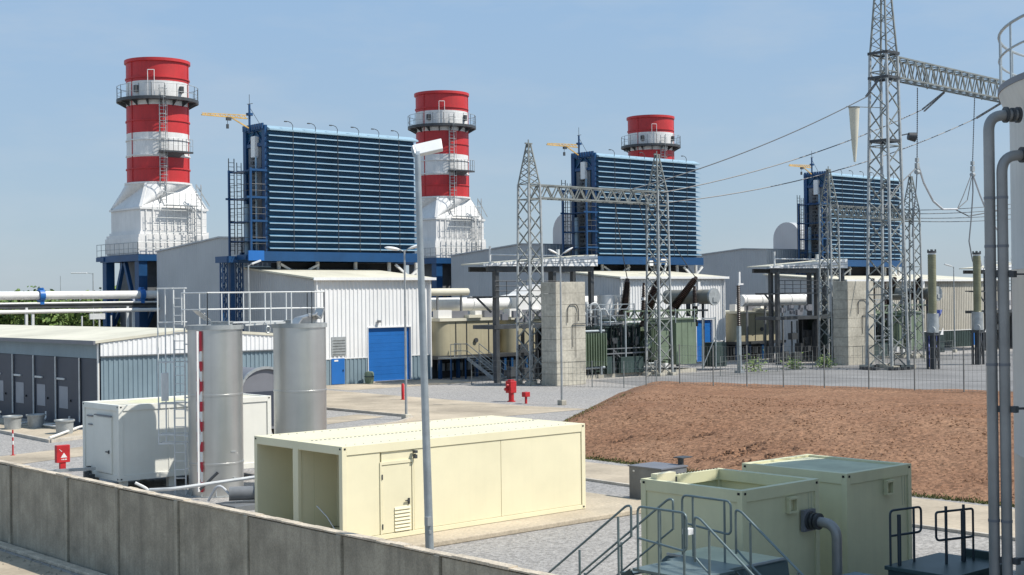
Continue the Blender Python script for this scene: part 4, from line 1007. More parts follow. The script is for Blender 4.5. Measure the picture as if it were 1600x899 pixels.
def enclosure(label, x0, dx):
    t = thing('turbine_enclosure', label, 'enclosure', (x0,88,0), 'beige rounded enclosures')
    x1 = x0+dx; y0, y1 = 88.0, 94.5; rr = 1.1
    m = MB(); pl = []
    for cx, cy, a in ((x1-rr,y0+rr,-90),(x1-rr,y1-rr,0),(x0+rr,y1-rr,90),(x0+rr,y0+rr,180)):
        for i in range(7): q = R(a+i*15); pl.append((cx+rr*math.cos(q), cy+rr*math.sin(q), 1.85))
    m.prism(pl,(0,0,2.75)); part('casing', m, t, 'beige_enclosure', smooth=True)
    m = MB()
    for f in (.26,.42,.75): x = x0+dx*f; m.box(x-.03,x+.03,y0-.05,y0-.002,1.9,4.5)
    part('joint', m, t, 'dark_steel', split=True)
    m = MB(); m.box(x0+.1,x1-.1,y0-.15,y1,4.62,4.85); m.box(x0+dx*.42,x0+dx*.62,y0-.3,y0+.6,4.86,5.1); part('top_plate', m, t, 'roof_sheet')
    m = MB(); m.cb((x0+.9,y0+.5,5.2),(1.4,.7,.66)); m.cb((x0+dx*.62,y0+.5,5.15),(.7,.7,.56)); part('control_box', m, t, 'white_paint', split=True)
    m = MB(); m.cb((x0+dx*.34,y0+.6,5.15),(1.9,.7,.56)); m.cb((x0+dx*.86,y0+.6,5.15),(2.0,.7,.56)); part('louvred_box', m, t, 'panel_grey', split=True)
    m = MB(); m.box(x0-.2,x1+.3,y0-.3,y1,1.55,1.84); m.box(x0,x1,y0+1.0,y1,0,1.54); part('base', m, t, 'dark_steel')
    m = MB()
    for f in (.02,.28,.55,.98): x = x0+dx*f; m.box(x-.12,x+.12,y0-.2,y0+.04,0,1.54)
    part('column', m, t, 'blue_paint', split=True)
    m = MB()
    for i in range(7): x = x0+.7+i*dx/7.5; m.cb((x,y0+.5,.9),(.45,.4,.6)); 
    part('valve', m, t, 'galvanised', split=True)
    m = MB(); m.tube((x0+dx*.55,y0-.15,3.0),(x0+dx*.55,y0-.02,3.0),.2); part('gauge', m, t, 'dark_steel')
    return t
enclosure('beige rounded enclosure on a raised base right of the nearest turbine hall, stairs before it', 70.2, 7.2)
enclosure('beige rounded enclosure in the shade behind the steel shelter of the middle unit', 77.9, 6.4)
enclosure('beige rounded enclosure on a raised base right of the middle turbine hall', 107.6, 7.4)

t = thing('access_stair', 'steep galvanised stair with platform beside the nearest turbine hall', 'stair', (71.5,86.5,0))
m = MB(); m.box(69.9,73.0,86.0,87.6,1.66,1.72); part('platform', m, t, 'galvanised')
m = MB()
for sx in (71.6,72.8): m.bar((sx,86.0,1.65),(sx+.2,82.9,.05),.06,.26)
part('stringer', m, t, 'galvanised', split=True)
m = MB()
for i in range(8): f = (i+.5)/8; y = 86.0-3.1*f; z = 1.65-1.6*f; m.box(71.62+.2*f,72.82+.2*f,y-.13,y+.13,z,z+.035)
part('tread', m, t, 'galvanised', split=True)
m = MB(); rail(m,[(69.9,86.0,1.72),(71.6,86.0,1.72)],1.1,.03,.75); rail(m,[(71.6,86.0,1.68),(71.6,87.6,1.72)],1.1,.03,.9)
for sx in (71.6,72.85):
    m.tube((sx,86.0,2.8),(sx+.2,82.9,1.1),.03,n=6); m.tube((sx,86.0,2.25),(sx+.2,82.9,.6),.025,n=6)
    for f in (0,.5,1): m.tube((sx+.2*f,86-3.1*f,1.65-1.6*f),(sx+.2*f,86-3.1*f,2.8-1.7*f),.03,n=6)
part('handrail', m, t, 'galvanised')
m = MB()
for x in (70.0,71.5): m.bar((x,86.1,0),(x,86.1,1.66),.1)
part('leg', m, t, 'blue_paint', split=True)

def fire_wall():
    t = thing('fire_wall', 'weathered concrete fire wall standing left of the nearer transformer', 'wall', (69.9,73.8,0), 'concrete fire walls')
    m = MB(); rw = random.Random(2)
    for i in range(9):
        z = i*.845; e = rw.uniform(-.015,.015)
        m.box(69.9+e, 72.9+e, 73.8+e, 75.4, z+.006, z+.839)
    part('block', m, t, 'block_concrete', split=True, bevel=.02)
    m = MB(); m.bend([(71.0,73.72,4.6),(71.0,73.72,5.6),(71.2,73.72,5.95),(71.9,73.72,5.95),(72.1,73.72,5.6),(72.1,73.72,4.7)],.035,.25,6); m.bend([(71.5,73.72,2.8),(71.5,73.72,4.5),(72.9,73.72,4.5)],.03,.1,6); m.bend([(71.8,73.72,2),(71.8,73.72,5.3)],.02,.1,6); part('conduit', m, t, 'dark_steel', split=True)
    return t
fw_ = fire_wall()
fw2 = clone(fw_, (69.9+36.2,73.8,0), 'weathered concrete fire wall standing behind the tall lattice tower'); fw2.scale = (1.35,1,1)

def transformer():
    t = thing('transformer', 'green power transformer with dark slanting bushings, right of the left fire wall', 'transformer', (83,79,0), 'green power transformers')
    m = MB(); m.box(76.5,84.6,79.2,83.0,.7,3.9); m.box(76.4,84.7,79.1,83.1,3.9,4.1); m.box(76.2,84.8,79.3,82.9,.3,.69); part('tank', m, t, 'dark_green', bevel=.04)
    m = MB()
    for i in range(12): x = 76.9+i*.66; m.box(x,x+.09,78.95,79.19,.8,3.85)
    part('tank_stiffener', m, t, 'dark_green', split=True)
    m = MB(); m.box(76.0,90.6,78.3,83.4,.0,.28); part('plinth', m, t, 'block_concrete')
    # radiator banks
    m = MB()
    for i in range(13): y = 78.6+i*.3; m.box(85.9,87.4,y,y+.05,1.2,3.95)
    for i in range(6): x = 84.9+i*.2; m.box(x,x+.05,78.2,79.0,1.2,3.95)
    part('radiator', m, t, 'green_paint')
    m = MB(); m.box(87.9,90.4,78.2,78.3,.7,4.5); m.box(90.3,90.41,78.31,82,.7,4.5); m.box(87.9,88.0,78.31,82,.7,4.5); m.box(88.6,88.64,78.17,78.199,.7,4.5); m.box(89.35,89.39,78.17,78.199,.7,4.5)
    for i in range(12): x = 88.05+i*.19; m.box(x,x+.05,78.32,82,.8,4.4)
    part('cooler_bank', m, t, 'green_paint')
    m = MB(); m.tube((86.6,78.1,1.0),(86.6,82.5,1.0),.14,n=12); m.tube((86.6,78.1,4.1),(86.6,82.5,4.1),.14,n=12); m.tube((84.5,78.6,2.6),(84.5,78.2,2.6),.45,n=16); part('header_pipe', m, t, 'green_paint', split=True, smooth=True)
    # lattice frame on top
    m = MB(); za, zb = 4.55, 5.25
    for y in (78.1,80.6):
        m.bar((81.5,y,za),(90.5,y,za),.14); m.bar((81.5,y,zb),(90.5,y,zb),.14)
        for i in range(14): x = 81.5+i*.643; m.bar((x,y,za if i%2 else zb),(x+.643,y,zb if i%2 else za),.07)
    m.bar((81.5,78.1,za),(81.5,80.6,za),.12); m.bar((90.5,78.1,zb),(90.5,80.6,zb),.12)
    part('top_frame', m, t, 'green_paint')
    m = MB()
    for x,y in ((81.6,78.05),(84.0,78.05),(78.8,78.05)): m.bar((x,y,.28),(x,y,5.3),.13)
    part('frame_post', m, t, 'rail_galv', split=True)
    m = MB(); m.bar((76.8,78.4,4.9),(81.6,78.05,4.95),.1); m.bar((76.8,78.4,4.3),(81.6,78.05,4.3),.08); m.bar((76.8,78.05,2.3),(84.0,78.05,2.3),.08); m.bar((77.5,78.05,1.9),(84.0,78.05,1.9),.1)
    m.bar((80.2,78.05,.3),(80.2,78.05,2.3),.08); m.bar((80.2,78.05,2.2),(81.4,78.05,1.2),.06); part('pipe_frame', m, t, 'grey_steel')
    # bushings: ribbed, three slanting and two upright
    def bushing(p, q, r):
        p, q = Vector(p), Vector(q); m = MB(); d = (q-p); n_ = 22
        for i in range(n_):
            a = p+d*(i/n_); b_ = p+d*((i+.55)/n_); f = 1-.35*i/n_
            m.tube(a,b_,r*f*1.15,r*f*.8,n=12)
        m.tube(p,q,r*.72,r*.5,n=12); m.tube(p-d.normalized()*.35,p,r*1.1,n=12); m.tube(q,q+d.normalized()*.18,r*.45,n=10)
        part('bushing', m, t, 'bushing_brown')
    bushing((82.7,79.2,5.2),(83.1,79.2,7.75),.42)
    bushing((85.5,79.4,5.0),(86.9,79.2,7.85),.46)
    bushing((88.6,79.2,5.3),(91.3,79.0,7.9),.36)
    bushing((84.6,78.9,4.3),(84.75,78.9,7.4),.24)
    bushing((90.7,78.6,4.2),(90.75,78.6,7.1),.28)
    m = MB(); m.cb((84.7,78.8,6.25),(.5,.3,.22)); m.cb((90.75,78.5,5.7),(.45,.4,.25)); m.cb((91.6,78.9,7.0),(.3,.2,1.3)); part('bushing_collar', m, t, 'marker_white', split=True)
    # conservator
    m = MB(); m.tube((91.7,77.4,6.35),(91.7,82.6,6.35),.63,n=28); part('conservator', m, t, 'oil_grey', smooth=True)
    m = MB(); m.tube((91.7,77.2,6.35),(91.7,77.39,6.35),.74,n=28); m.cb((91.75,77.15,6.1),(.55,.06,.4)); part('conservator_cover', m, t, 'galvanised', smooth=True)
    m = MB()
    for y in (78.5,81.5): m.bar((91.7,y,.3),(91.7,y,5.75),.18)
    m.bar((90.9,78.5,5.2),(92.3,78.5,5.2),.16); m.tube((91.0,78.6,4.9),(91.0,78.6,5.9),.1); m.tube((90.6,79.2,4.7),(90.6,79.2,5.8),.2); part('conservator_leg', m, t, 'dark_steel')
    m = MB(); m.tube((82.0,80.6,4.95),(82.0,80.6,6.6),.72,n=24); m.tube((84.2,80.9,4.95),(84.2,80.9,6.6),.62,n=24); m.box(82.9,83.3,80.2,80.6,4.9,6.4); part('bus_drop', m, t, 'white_paint', split=True, smooth=True)
    m = MB(); m.tube((82.0,80.6,4.1),(82.0,80.6,4.94),.45,n=16); m.tube((84.2,80.9,4.1),(84.2,80.9,4.94),.4,n=16); part('turret', m, t, 'white_paint', split=True, smooth=True)
    m = MB()
    for x,y,h in ((77.6,79.6,5.5),(78.9,79.3,5.9),(80.2,79.6,5.4)):
        m.bend([(x,y,4.0),(x,y,h),(x+.5,y-.2,h+.1),(x+.8,y-.3,h-.5)],.075,.35,8); m.cb((x,y,h-.6),(.22,.22,.3))
    m.tube((78.6,79.5,5.7),(78.6,79.5,6.05),.22,n=14)
    part('oil_pipe', m, t, 'rail_white', split=True, smooth=True)
    m = MB(); r_ = random.Random(9)
    for i in range(30):
        x, y, z = r_.uniform(76.3,84), r_.uniform(78.3,79), r_.uniform(.3,4.6); m.cb((x,y,z),(r_.uniform(.1,.5),r_.uniform(.1,.4),r_.uniform(.15,.7)))
    for i in range(14):
        x, y = r_.uniform(76.3,84), r_.uniform(78.3,79.0); m.tube((x,y,.3),(x+r_.uniform(-.5,.5),y,r_.uniform(2,5)),.05,n=6)
    part('fittings', m, t, 'dark_steel')
    m = MB()
    for i in range(9): x = 76.8+i*.28; m.box(x,x+.06,77.7,78.6,1.0,3.6)
    part('front_radiator', m, t, 'green_paint')
    m = MB(); m.tube((76.7,78.2,3.75),(79.3,78.2,3.75),.11,n=10); m.tube((76.7,78.2,.85),(79.3,78.2,.85),.11,n=10); m.bend([(79.4,78.6,4.4),(81.2,78.6,4.4),(81.2,79.4,5.0)],.1,.3,10); m.bend([(84.6,78.6,.9),(85.6,78.4,.9),(85.6,78.4,3.6),(84.8,79,3.9)],.12,.3,10); part('cooling_pipe', m, t, 'rail_galv', split=True, smooth=True)
    m = MB()
    for x in (77.2,79.8,82.6,85.2,87.6,90.0): m.bar((x,78.0,4.2),(x,78.0,5.9 if x < 85 else 5.4),.07)
    for z in (5.45,5.85): m.bar((77.2,78.0,z),(82.6,78.0,z),.06)
    for i in range(6): m.bar((77.2+i*.9,78.0,5.45),(77.65+i*.9,78.0,5.85),.045)
    m.bar((90.9,77.9,.2),(90.9,77.9,4.6),.1); m.bar((92.6,77.9,.2),(92.6,77.9,4.6),.1); m.bar((90.9,77.9,4.5),(92.6,77.9,4.5),.1); m.bar((90.9,77.9,.4),(92.6,77.9,3.0),.06); part('service_frame', m, t, 'rail_galv', split=True)
    m = MB(); m.box(92.8,94.4,78.2,79.4,.3,2.4); m.box(93.0,94.2,78.12,78.19,.6,2.1); part('marshalling_kiosk', m, t, 'dark_green', bevel=.02)
    m = MB()
    for i in range(5): m.path([(78+i*1.3,78.3,4.6),(78.2+i*1.3,78.15,3.6-.3*(i%2)),(78.7+i*1.3,78.2,2.6),(79.0+i*1.3,78.3,4.3)],.03,5)
    part('control_cable', m, t, 'black', split=True)
    m = MB(); m.box(80.9,83.6,77.9,78.3,.3,1.6); m.box(79.5,80.4,78.1,78.5,.3,1.7); part('control_cabinet', m, t, 'dark_green', split=True, bevel=.02)
    m = MB(); m.cb((85.3,78.0,.9),(.5,.3,.5)); m.cb((86.3,78.0,.7),(.4,.3,.4)); part('valve_box', m, t, 'marker_white', split=True)
    return t
tr = transformer()
clone(tr, (83+35.0,79,0), 'green power transformer half hidden behind the lattice tower and olive bushing columns')

# ------------------------------------------------------------------ lattice gantries
def truss(mb, p, q, w, h, n, t=.08, c=.11):
    p, q = Vector(p), Vector(q); d = (q-p).normalized(); s_ = Vector((-d.y,d.x,0)).normalized()*w/2; u = Vector((0,0,h))
    co = [(-1,0),(1,0),(1,1),(-1,1)]; P = lambda i,f: p.lerp(q,f)+s_*co[i][0]+u*co[i][1]
    for i in range(4): mb.bar(P(i,0),P(i,1),c)
    for j in range(n):
        f0, f1, fm = j/n, (j+1)/n, (j+.5)/n
        for a, b in ((0,3),(1,2)): mb.bar(P(a,f0),P(b,fm),t); mb.bar(P(b,fm),P(a,f1),t)
        for a, b in ((0,1),(3,2)): mb.bar(P(a,f0),P(b,fm),t*.9); mb.bar(P(b,fm),P(a,f1),t*.9)
    return mb
def gantry(name, label, xa, xb, y, zb, peak, grp):
    t = thing(name, label, 'gantry', ((xa+xb)/2, y, 0), grp)
    for x in (xa, xb):
        m = lattice(MB(), (x,y), 1.5, 1.15, 0, zb+1.0, 13, .075, .12, legs=False); tw = part_o('mast', m, t, 'lattice_steel')
        m = lattice(MB(), (x,y), 1.5, 1.15, 0, zb+1.0, 13, .075, .13, brace=False); part('leg', m, tw, 'galvanised', split=True)
        m = lattice(MB(), (x,y), 1.14, .2, zb+1.0, peak, 7, .055, .085); m.bar((x-.35,y,peak),(x+.35,y,peak),.1); m.bar((x-.02,y,peak),(x-.02,y,peak+.3),.06); part('peak', m, tw, 'lattice_steel')
        m = MB()
        for sx in (-1,1):
            for sy in (-1,1): m.box(x+sx*.75-.3,x+sx*.75+.3,y+sy*.75-.3,y+sy*.75+.3,-.1,.25)
        part('footing', m, tw, 'block_concrete', split=True)
    m = truss(MB(), (xa+.6,y,zb), (xb-.5,y,zb), 1.0, .95, 11); part('beam', m, t, 'lattice_steel')
    return t
gantry('line_gantry', 'lattice steel line gantry with two masts in front of the middle filter house', 70.3, 84.45, 77, 13.95, 18.0, 'twin-mast line gantries')
gantry('line_gantry', 'lattice steel line gantry with two masts in front of the farthest filter house', 107.9, 121.6, 77, 13.7, 18.0, 'twin-mast line gantries')

BX = (103.3, 67.9)
t = thing('lattice_tower', 'tallest galvanised lattice tower, its arm reaching right behind the round tank', 'tower', (BX[0],BX[1],0))
m = lattice(MB(), BX, 2.5, 1.62, 0, 27.0, 17, .09, .17, legs=False); part('bracing', m, t, 'lattice_steel')
m = lattice(MB(), BX, 2.5, 1.62, 0, 27.0, 17, .09, .19, brace=False); part('leg', m, t, 'galvanised', split=True)
m = lattice(MB(), BX, 1.6, .5, 27.02, 36, 12, .06, .13); part('peak', m, t, 'lattice_steel')
m = MB()
for z in (24.9,27.0,19.5):
    for s_ in (-1,1):
        w = .92; m.bar((BX[0]-w,BX[1]+s_*w,z),(BX[0]+w,BX[1]+s_*w,z),.16,.22); m.bar((BX[0]+s_*w,BX[1]-w,z),(BX[0]+s_*w,BX[1]+w,z),.16,.22)
part('frame_ring', m, t, 'dark_steel', split=True)
m = truss(MB(), (BX[0]+.8,BX[1]+.05,25.05), (132.5,69.9,25.05), 1.25, 1.75, 20, .09, .13); m.bar((110,68.4,26.8),(112.5,69.4,25.0),.1); m.bar((121,69,26.8),(123,70,25.0),.12); part('cross_arm', m, t, 'lattice_steel')
m = MB()
for sx in (-1,1):
    for sy in (-1,1): m.box(BX[0]+sx*1.25-.45,BX[0]+sx*1.25+.45,BX[1]+sy*1.25-.45,BX[1]+sy*1.25+.45,-.1,.35)
part('footing', m, t, 'block_concrete', split=True)
m = MB(); m.bar((BX[0]+1.1,BX[1]-1.0,20.0),(BX[0]+2.2,BX[1]-.9,20.2),.1); m.tube((BX[0]+2.2,BX[1]-.9,20.0),(BX[0]+2.7,BX[1]-1.3,19.9),.32,.42,n=16); part('floodlight', m, t, 'dark_steel', smooth=True)
m = lattice(MB(), (134,70), 2.5, 1.62, 0, 27.0, 17, .09, .17); part('far_mast', m, t, 'lattice_steel')
m = MB(); r_ = random.Random(11)
for i in range(26):
    a = r_.uniform(0,6.28); m.cb((BX[0]-.3+2.2*math.cos(a),BX[1]-.2+2.0*math.sin(a),.1),(r_.uniform(.3,.7),r_.uniform(.3,.6),.32))
tag(m.build('rubble','dark_steel'),'broken dark blocks heaped round the foot of the tall lattice tower','rubble',kind='stuff')

# ------------------------------------------------------------------ conductors and insulators
def sag(p, q, s, n=18):
    p, q = Vector(p), Vector(q); return [p.lerp(q,i/n)-Vector((0,0,4*s*(i/n)*(1-i/n))) for i in range(n+1)]
def cable(pts, r, m, label, name='power_line', grp=None):
    o = MB().path(pts, r, 6).build(name, m); tag(o, label, 'cable', grp); return o
def string(p, q, label, m='cable_grey', r=.09, grp='insulator strings'):
    p, q = Vector(p), Vector(q); t = thing('insulator_string', label, 'insulator', p, grp); d = q-p; n_ = int(d.length/.17); k = MB()
    for i in range(n_): a = p+d*(i/n_); k.tube(a,a+d*(.5/n_),r,r*.55,n=8)
    k.tube(p,q,r*.4,n=6); part('sheds', k, t, m); return t
P1 = [(100.4,67.8,23.0),(111.7,69.5,23.03),(121.9,70,23.1)]; B1 = [(102.6,67.9,24.8),(115.5,69.5,25.0),(126.5,70,24.9)]; E1 = [(79.4,77,14.6),(82.4,77,14.5),(85.3,77.2,14.1)]
ww = ['left','middle','right']
for i in range(3):
    cable(sag(P1[i],E1[i],[.7,.9,1.3][i]), .045, 'cable_grey', ['topmost power line from the tall tower down to the middle gantry','middle power line from the tower arm down to the middle gantry','lowest power line from the far end of the tower arm to the middle gantry'][i], grp='power lines')
    b = Vector(B1[i]); p = Vector(P1[i])
    if i == 1:
        string(b+Vector((.5,.3,0)), p+Vector((.5,.1,-.1)), 'right one of the twin slanting insulator strings under the tower arm'); string(b, p, 'left one of the twin slanting insulator strings under the tower arm')
    else: string(b, p, ['dark slanting insulator string at the tall tower itself','slanting insulator string beside the tank pipes'][i//2], r=.12)
for i, (q, e) in enumerate((((83.1,79.2,7.95),(79.6,77.1,14.0)),((86.9,79.2,8.05),(82.4,77.1,14.0)),((91.3,79.0,8.1),(84.0,77.1,14.0)))):
    cable(sag(q,e,.35), .04, 'cable_grey', ['dropper from the left bushing of the nearer transformer to the gantry beam','dropper from the middle bushing of the nearer transformer to the gantry beam','dropper from the right bushing of the nearer transformer to the gantry beam'][i], 'dropper_cable', 'transformer droppers')
string((111.2,69.6,25.0),(111.3,69.8,18.3),'hanging insulator string nearest the tower, under its arm', 'bushing_brown', .07)
string((121.7,70.0,25.0),(121.5,70.2,18.6),'hanging insulator string nearest the tank, under the arm', 'cable_grey', .07)
for x, y, z, lb in ((111.3,69.8,18.3,'pinkish clamp under the hanging string nearest the tower'),(121.5,70.2,18.6,'pale clamp under the hanging string nearest the tank')):
    t = thing('line_clamp', lb, 'clamp', (x,y,z), 'line clamps')
    m = MB(); m.cb((x,y,z+.2),(.3,.25,.35)); m.cb((x,y,z-.35),(.42,.25,.5)); m.tube((x-.2,y,z-.9),(x+.2,y,z-.9),.2,n=10); m.bar((x,y,z+.1),(x,y,z-.7),.1); part('fitting', m, t, 'galvanised')
cable([(111.4,69.8,18.2),(112.5,69.9,16.5),(114.2,70.0,14.9),(116,70.1,14.2),(118.5,70.1,14.3)], .10, 'cable_white','thick white jumper cable curving between the two hanging strings','jumper_cable')
cable([(111.2,69.8,17.8),(109.5,69.8,16.8),(107.5,69.7,15.7),(105.2,69.2,14.0)], .05, 'cable_grey','jumper from the nearer hanging string towards the tall tower','jumper_cable')
cable([(111.3,69.8,17.6),(111.1,69.8,16),(110.4,69.6,14),(109.7,69.4,11.5)], .05, 'cable_grey','jumper dropping from the nearer hanging string behind the tower','jumper_cable')
cable([(118.5,70.1,14.3),(119.6,70.1,15.6),(121.2,70.2,17.6)], .045, 'cable_grey','upper jumper rising to the hanging string nearest the tank','jumper_cable')
cable([(118.3,70.1,14.2),(120.3,70.1,15.2),(121.3,70.2,17.4)], .045, 'cable_grey','lower jumper rising to the hanging string nearest the tank','jumper_cable')
cable([(118.4,70.1,14.2),(120.5,70.1,13.7),(126,70.1,14.4)], .055, 'cable_grey','jumper running right behind the tank pipes from the white cable','jumper_cable')
cable([(121.6,70.2,17.6),(122.8,70.2,15.8),(124.6,70.2,13.5),(126,70.2,12.5)], .09, 'cable_white','white jumper falling right from the string nearest the tank','jumper_cable')
cable([(121.5,70.2,17.5),(121.0,69.9,16.0),(119.4,69.2,13.3),(117.6,68.4,11.2),(116.6,67.5,9.4),(116.2,66.8,8.3)], .06, 'cable_grey','long dark jumper hanging from the string nearest the tank','jumper_cable')
cable([(116.2,66.8,8.3),(115.8,66.3,7.9)] if False else [(116.2,66.8,8.3),(116.0,66.3,8.9),(114.9,65.8,9.6),(113.9,65.5,10.0)], .09, 'cable_white','white end of the jumper reaching the right olive bushing column','jumper_cable')
for i, (z0, z1) in enumerate(((14.75,16.2),(14.4,15.7),(14.0,15.0),(13.7,14.5))):
    cable(sag((121.0,76.8+.2*i,z0-.1),(142,75,z1),.25), .04, 'cable_grey', ['first','second','third','fourth'][i]+' line from the top of those running right of the far gantry','power_line', 'lines running right of the far gantry')

# ------------------------------------------------------------------ olive bushing columns
def column():
    x, y = 105.23, 64.7
    t = thing('bushing_column', 'left olive bushing column on dark legs, nearest the tall lattice tower', 'bushing', (x,y,0), 'olive bushing columns')
    m = MB(); pr = [(.36,4.72)]
    for i in range(36): z = 4.75+i*.138; pr += [(.335,z),(.352,z+.05),(.335,z+.1)]
    pr += [(.33,9.72)]; m.lathe(x,y,pr,24); part('insulator', m, t, 'bushing_green', smooth=True)
    m = MB(); m.tube((x,y,9.72),(x,y,9.86),.3,n=24); part('collar', m, t, 'marker_white', smooth=True)
    m = MB(); m.tube((x,y,9.861),(x,y,10.02),.38,n=24)
    for i in range(4): a = i*math.pi/2+.4; m.cb((x+.3*math.cos(a),y+.3*math.sin(a),10.08),(.1,.1,.14))
    part('cap', m, t, 'dark_steel')
    m = MB(); m.tube((x,y,3.1),(x,y,4.71),.5,n=28); part('housing', m, t, 'galvanised', smooth=True)
    m = MB(); m.tube((x-.65,y-.3,3.35),(x-.35,y-.2,3.35),.27,n=18); m.cb((x+.55,y,3.0),(.3,.3,.35)); part('motor', m, t, 'galvanised', split=True, smooth=True)
    m = MB()
    for dx,dy in ((-.38,-.3),(.38,-.3),(-.38,.3),(.38,.3)): m.bar((x+dx,y+dy,0),(x+dx,y+dy,3.1),.16)
    m.bar((x-.38,y-.3,.4),(x+.38,y-.3,2.4),.08); m.bar((x+.38,y-.3,.4),(x-.38,y-.3,2.4),.08); m.box(x-.5,x+.5,y-.4,y+.4,2.85,3.09); m.box(x-.2,x+.2,y-.2,y+.2,0,2.84); part('stand', m, t, 'dark_steel')
    m = MB(); m.prism([(x+.5,y-.42,2.9),(x+.95,y-.42,2.9),(x+.95,y-.42,3.5)],(0,.03,0)); part('sign_plate', m, t, 'marker_white')
    return t
cl = column()
clone(cl, (113.87,65.5,0), 'right olive bushing column on dark legs, nearest the tank pipes')
t = thing('tarpaulin','bunched blue and white tarpaulin hanging beside the left olive bushing column','tarpaulin',(107.1,65.9,0)); m = MB(); r_ = random.Random(4); nn = 14
v = []
for j in range(nn+1):
    for i in range(6):
        z = 4.9*j/nn+.1; v.append((106.2+.9*j/nn+(.18+.28*min(1,j/5))*(i-2.5)*.6+r_.uniform(-.08,.08), 65.6+r_.uniform(-.25,.25), z))
m.add(v,[(j*6+i,j*6+i+1,(j+1)*6+i+1,(j+1)*6+i) for j in range(nn) for i in range(5)])
o = part_o('sheet', m, t, 'tarp_blue'); sd = o.modifiers.new('solid','SOLIDIFY'); sd.thickness = .03

def arrester(label, x, y):
    t = thing('surge_arrester', label, 'insulator', (x,y,0), 'surge arresters on posts')
    m = MB(); m.box(x-.14,x+.14,y-.14,y+.14,0,3.9); m.box(x-.3,x+.3,y-.3,y+.3,0,.2); part('post', m, t, 'rail_galv')
    m = MB(); pr = []
    for i in range(20): z = 3.92+i*.17; pr += [(.13,z),(.17,z+.06),(.13,z+.12)]
    m.lathe(x,y,pr,14); part('insulator', m, t, 'bushing_brown')
    m = MB(); m.box(x-.05,x+.6,y-.06,y+.06,7.32,7.44); m.box(x+.05,x+.22,y-.06,y+.06,7.45,8.4); part('terminal', m, t, 'marker_white')
arrester('brown surge arrester on a grey post right of the middle turbine hall', 90.95, 74.0)

# ------------------------------------------------------------------ fences
def mesh_fence(label, pts, h, name, group, zf=lambda x,y:0.0, step=.2, rr=.0045, rails=(0.03,.25,.5,.75,1.0), post=.027):
    t = thing(name, label, 'fence', (pts[0][0],pts[0][1],0), group)
    m = MB()
    for (xa,ya),(xb,yb) in zip(pts[:-1],pts[1:]):
        L = math.hypot(xb-xa,yb-ya); n_ = max(1,int(L/step)); za, zb = zf(xa,ya), zf(xb,yb)
        for i in range(1,n_): f = i/n_; m.bar((xa+(xb-xa)*f,ya+(yb-ya)*f,za+(zb-za)*f),(xa+(xb-xa)*f,ya+(yb-ya)*f,za+(zb-za)*f+h*.97),rr*2)
        for k in rails: m.bar((xa,ya,za+h*k*.97),(xb,yb,zb+h*k*.97),rr*2.4)
    part('mesh_panel', m, t, 'fence_wire')
    m = MB()
    for x,y in pts: m.box(x-post,x+post,y-post,y+post,zf(x,y)-.3,zf(x,y)+h)
    part('post', m, t, 'fence_wire', split=True)
    return t
bh = lambda x,y: max(0.0, berm_h(x,y))-.02
mesh_fence('wire mesh fence running along the top of the red earth berm', [(59.4,55.2),(59.6,52.8),(59.67,50.4),(59.75,48.1),(60.2,46.0),(60.65,43.7),(61.2,41.35),(61.7,39.0),(62.1,36.5),(62.7,34.0),(63.1,31.6),(63.5,29.2)], 2.25, 'mesh_fence', 'wire mesh fences', bh)
a, b_ = Vector((67.0,80.0)), Vector((72.6,66.5)); pts = [tuple(a.lerp(b_,i/6)) for i in range(7)]
mesh_fence('low panel fence round the nearer transformer, ending at the berm', pts, 1.9, 'mesh_fence', 'wire mesh fences', step=.3, rr=.006)
mesh_fence('low panel fence between the two transformers, behind the berm fence', [(86.5+i*2.6,72.3+.12*i) for i in range(6)], 1.6, 'mesh_fence', 'wire mesh fences', step=.3, rr=.006)
mesh_fence('low panel fence in front of the far transformer, by the bushing columns', [(104.5+i*2.7,71.2+.15*i) for i in range(7)], 1.9, 'mesh_fence', 'wire mesh fences', step=.3, rr=.006)

# ================================================================== lighting columns
def pole(name, label, x, y, h, heads, r=.06, lean=(0,0), grp='lamp posts', base=True):
    t = thing(name, label, 'lamp post', (x,y,0), grp)
    m = MB(); top = Vector((x+lean[0],y+lean[1],h)); m.tube((x,y,0),top,r*1.25,r*.8,n=14); part('pole', m, t, 'galvanised', smooth=True)
    if base: m = MB(); m.box(x-.2,x+.2,y-.2,y+.2,0,.3); part('base', m, t, 'block_concrete', bevel=.03)
    for kind, v in heads:
        v = Vector(v); e = top+v
        m = MB(); m.path([top-Vector((0,0,.1)), top+v*.35+Vector((0,0,.02)), top+v*.6], r*.55, 6)
        arm = part_o('arm', m, t, 'galvanised')
        m = MB()
        if kind == 'oval':
            d = v.normalized(); b0 = len(m.v); n_ = 10
            vs = []; fs = []
            c = top+v*.8; L = v.length*.5; w = L*.45
            sd = Vector((-d.y,d.x,0)).normalized()
            for j in range(7):
                f = -1+2*j/6; rr = w*math.sqrt(max(0.02,1-f*f))
                vs += [c+d*f*L+sd*math.cos(2*math.pi*i/n_)*rr+Vector((0,0,1))*math.sin(2*math.pi*i/n_)*rr*.55 for i in range(n_)]
            for j in range(6): fs += [(j*n_+i,j*n_+(i+1)%n_,(j+1)*n_+(i+1)%n_,(j+1)*n_+i) for i in range(n_)]
            m.add(vs, fs+[tuple(range(n_)),tuple(range(6*n_,7*n_))])
            part('lamp_head', m, arm, 'lamp_white', smooth=True)
        else:
            a = top+v*.4; m.bar(a, e+v*.5, .3,.13); part('lamp_head', m, arm, 'lamp_white', bevel=.03)
    return t
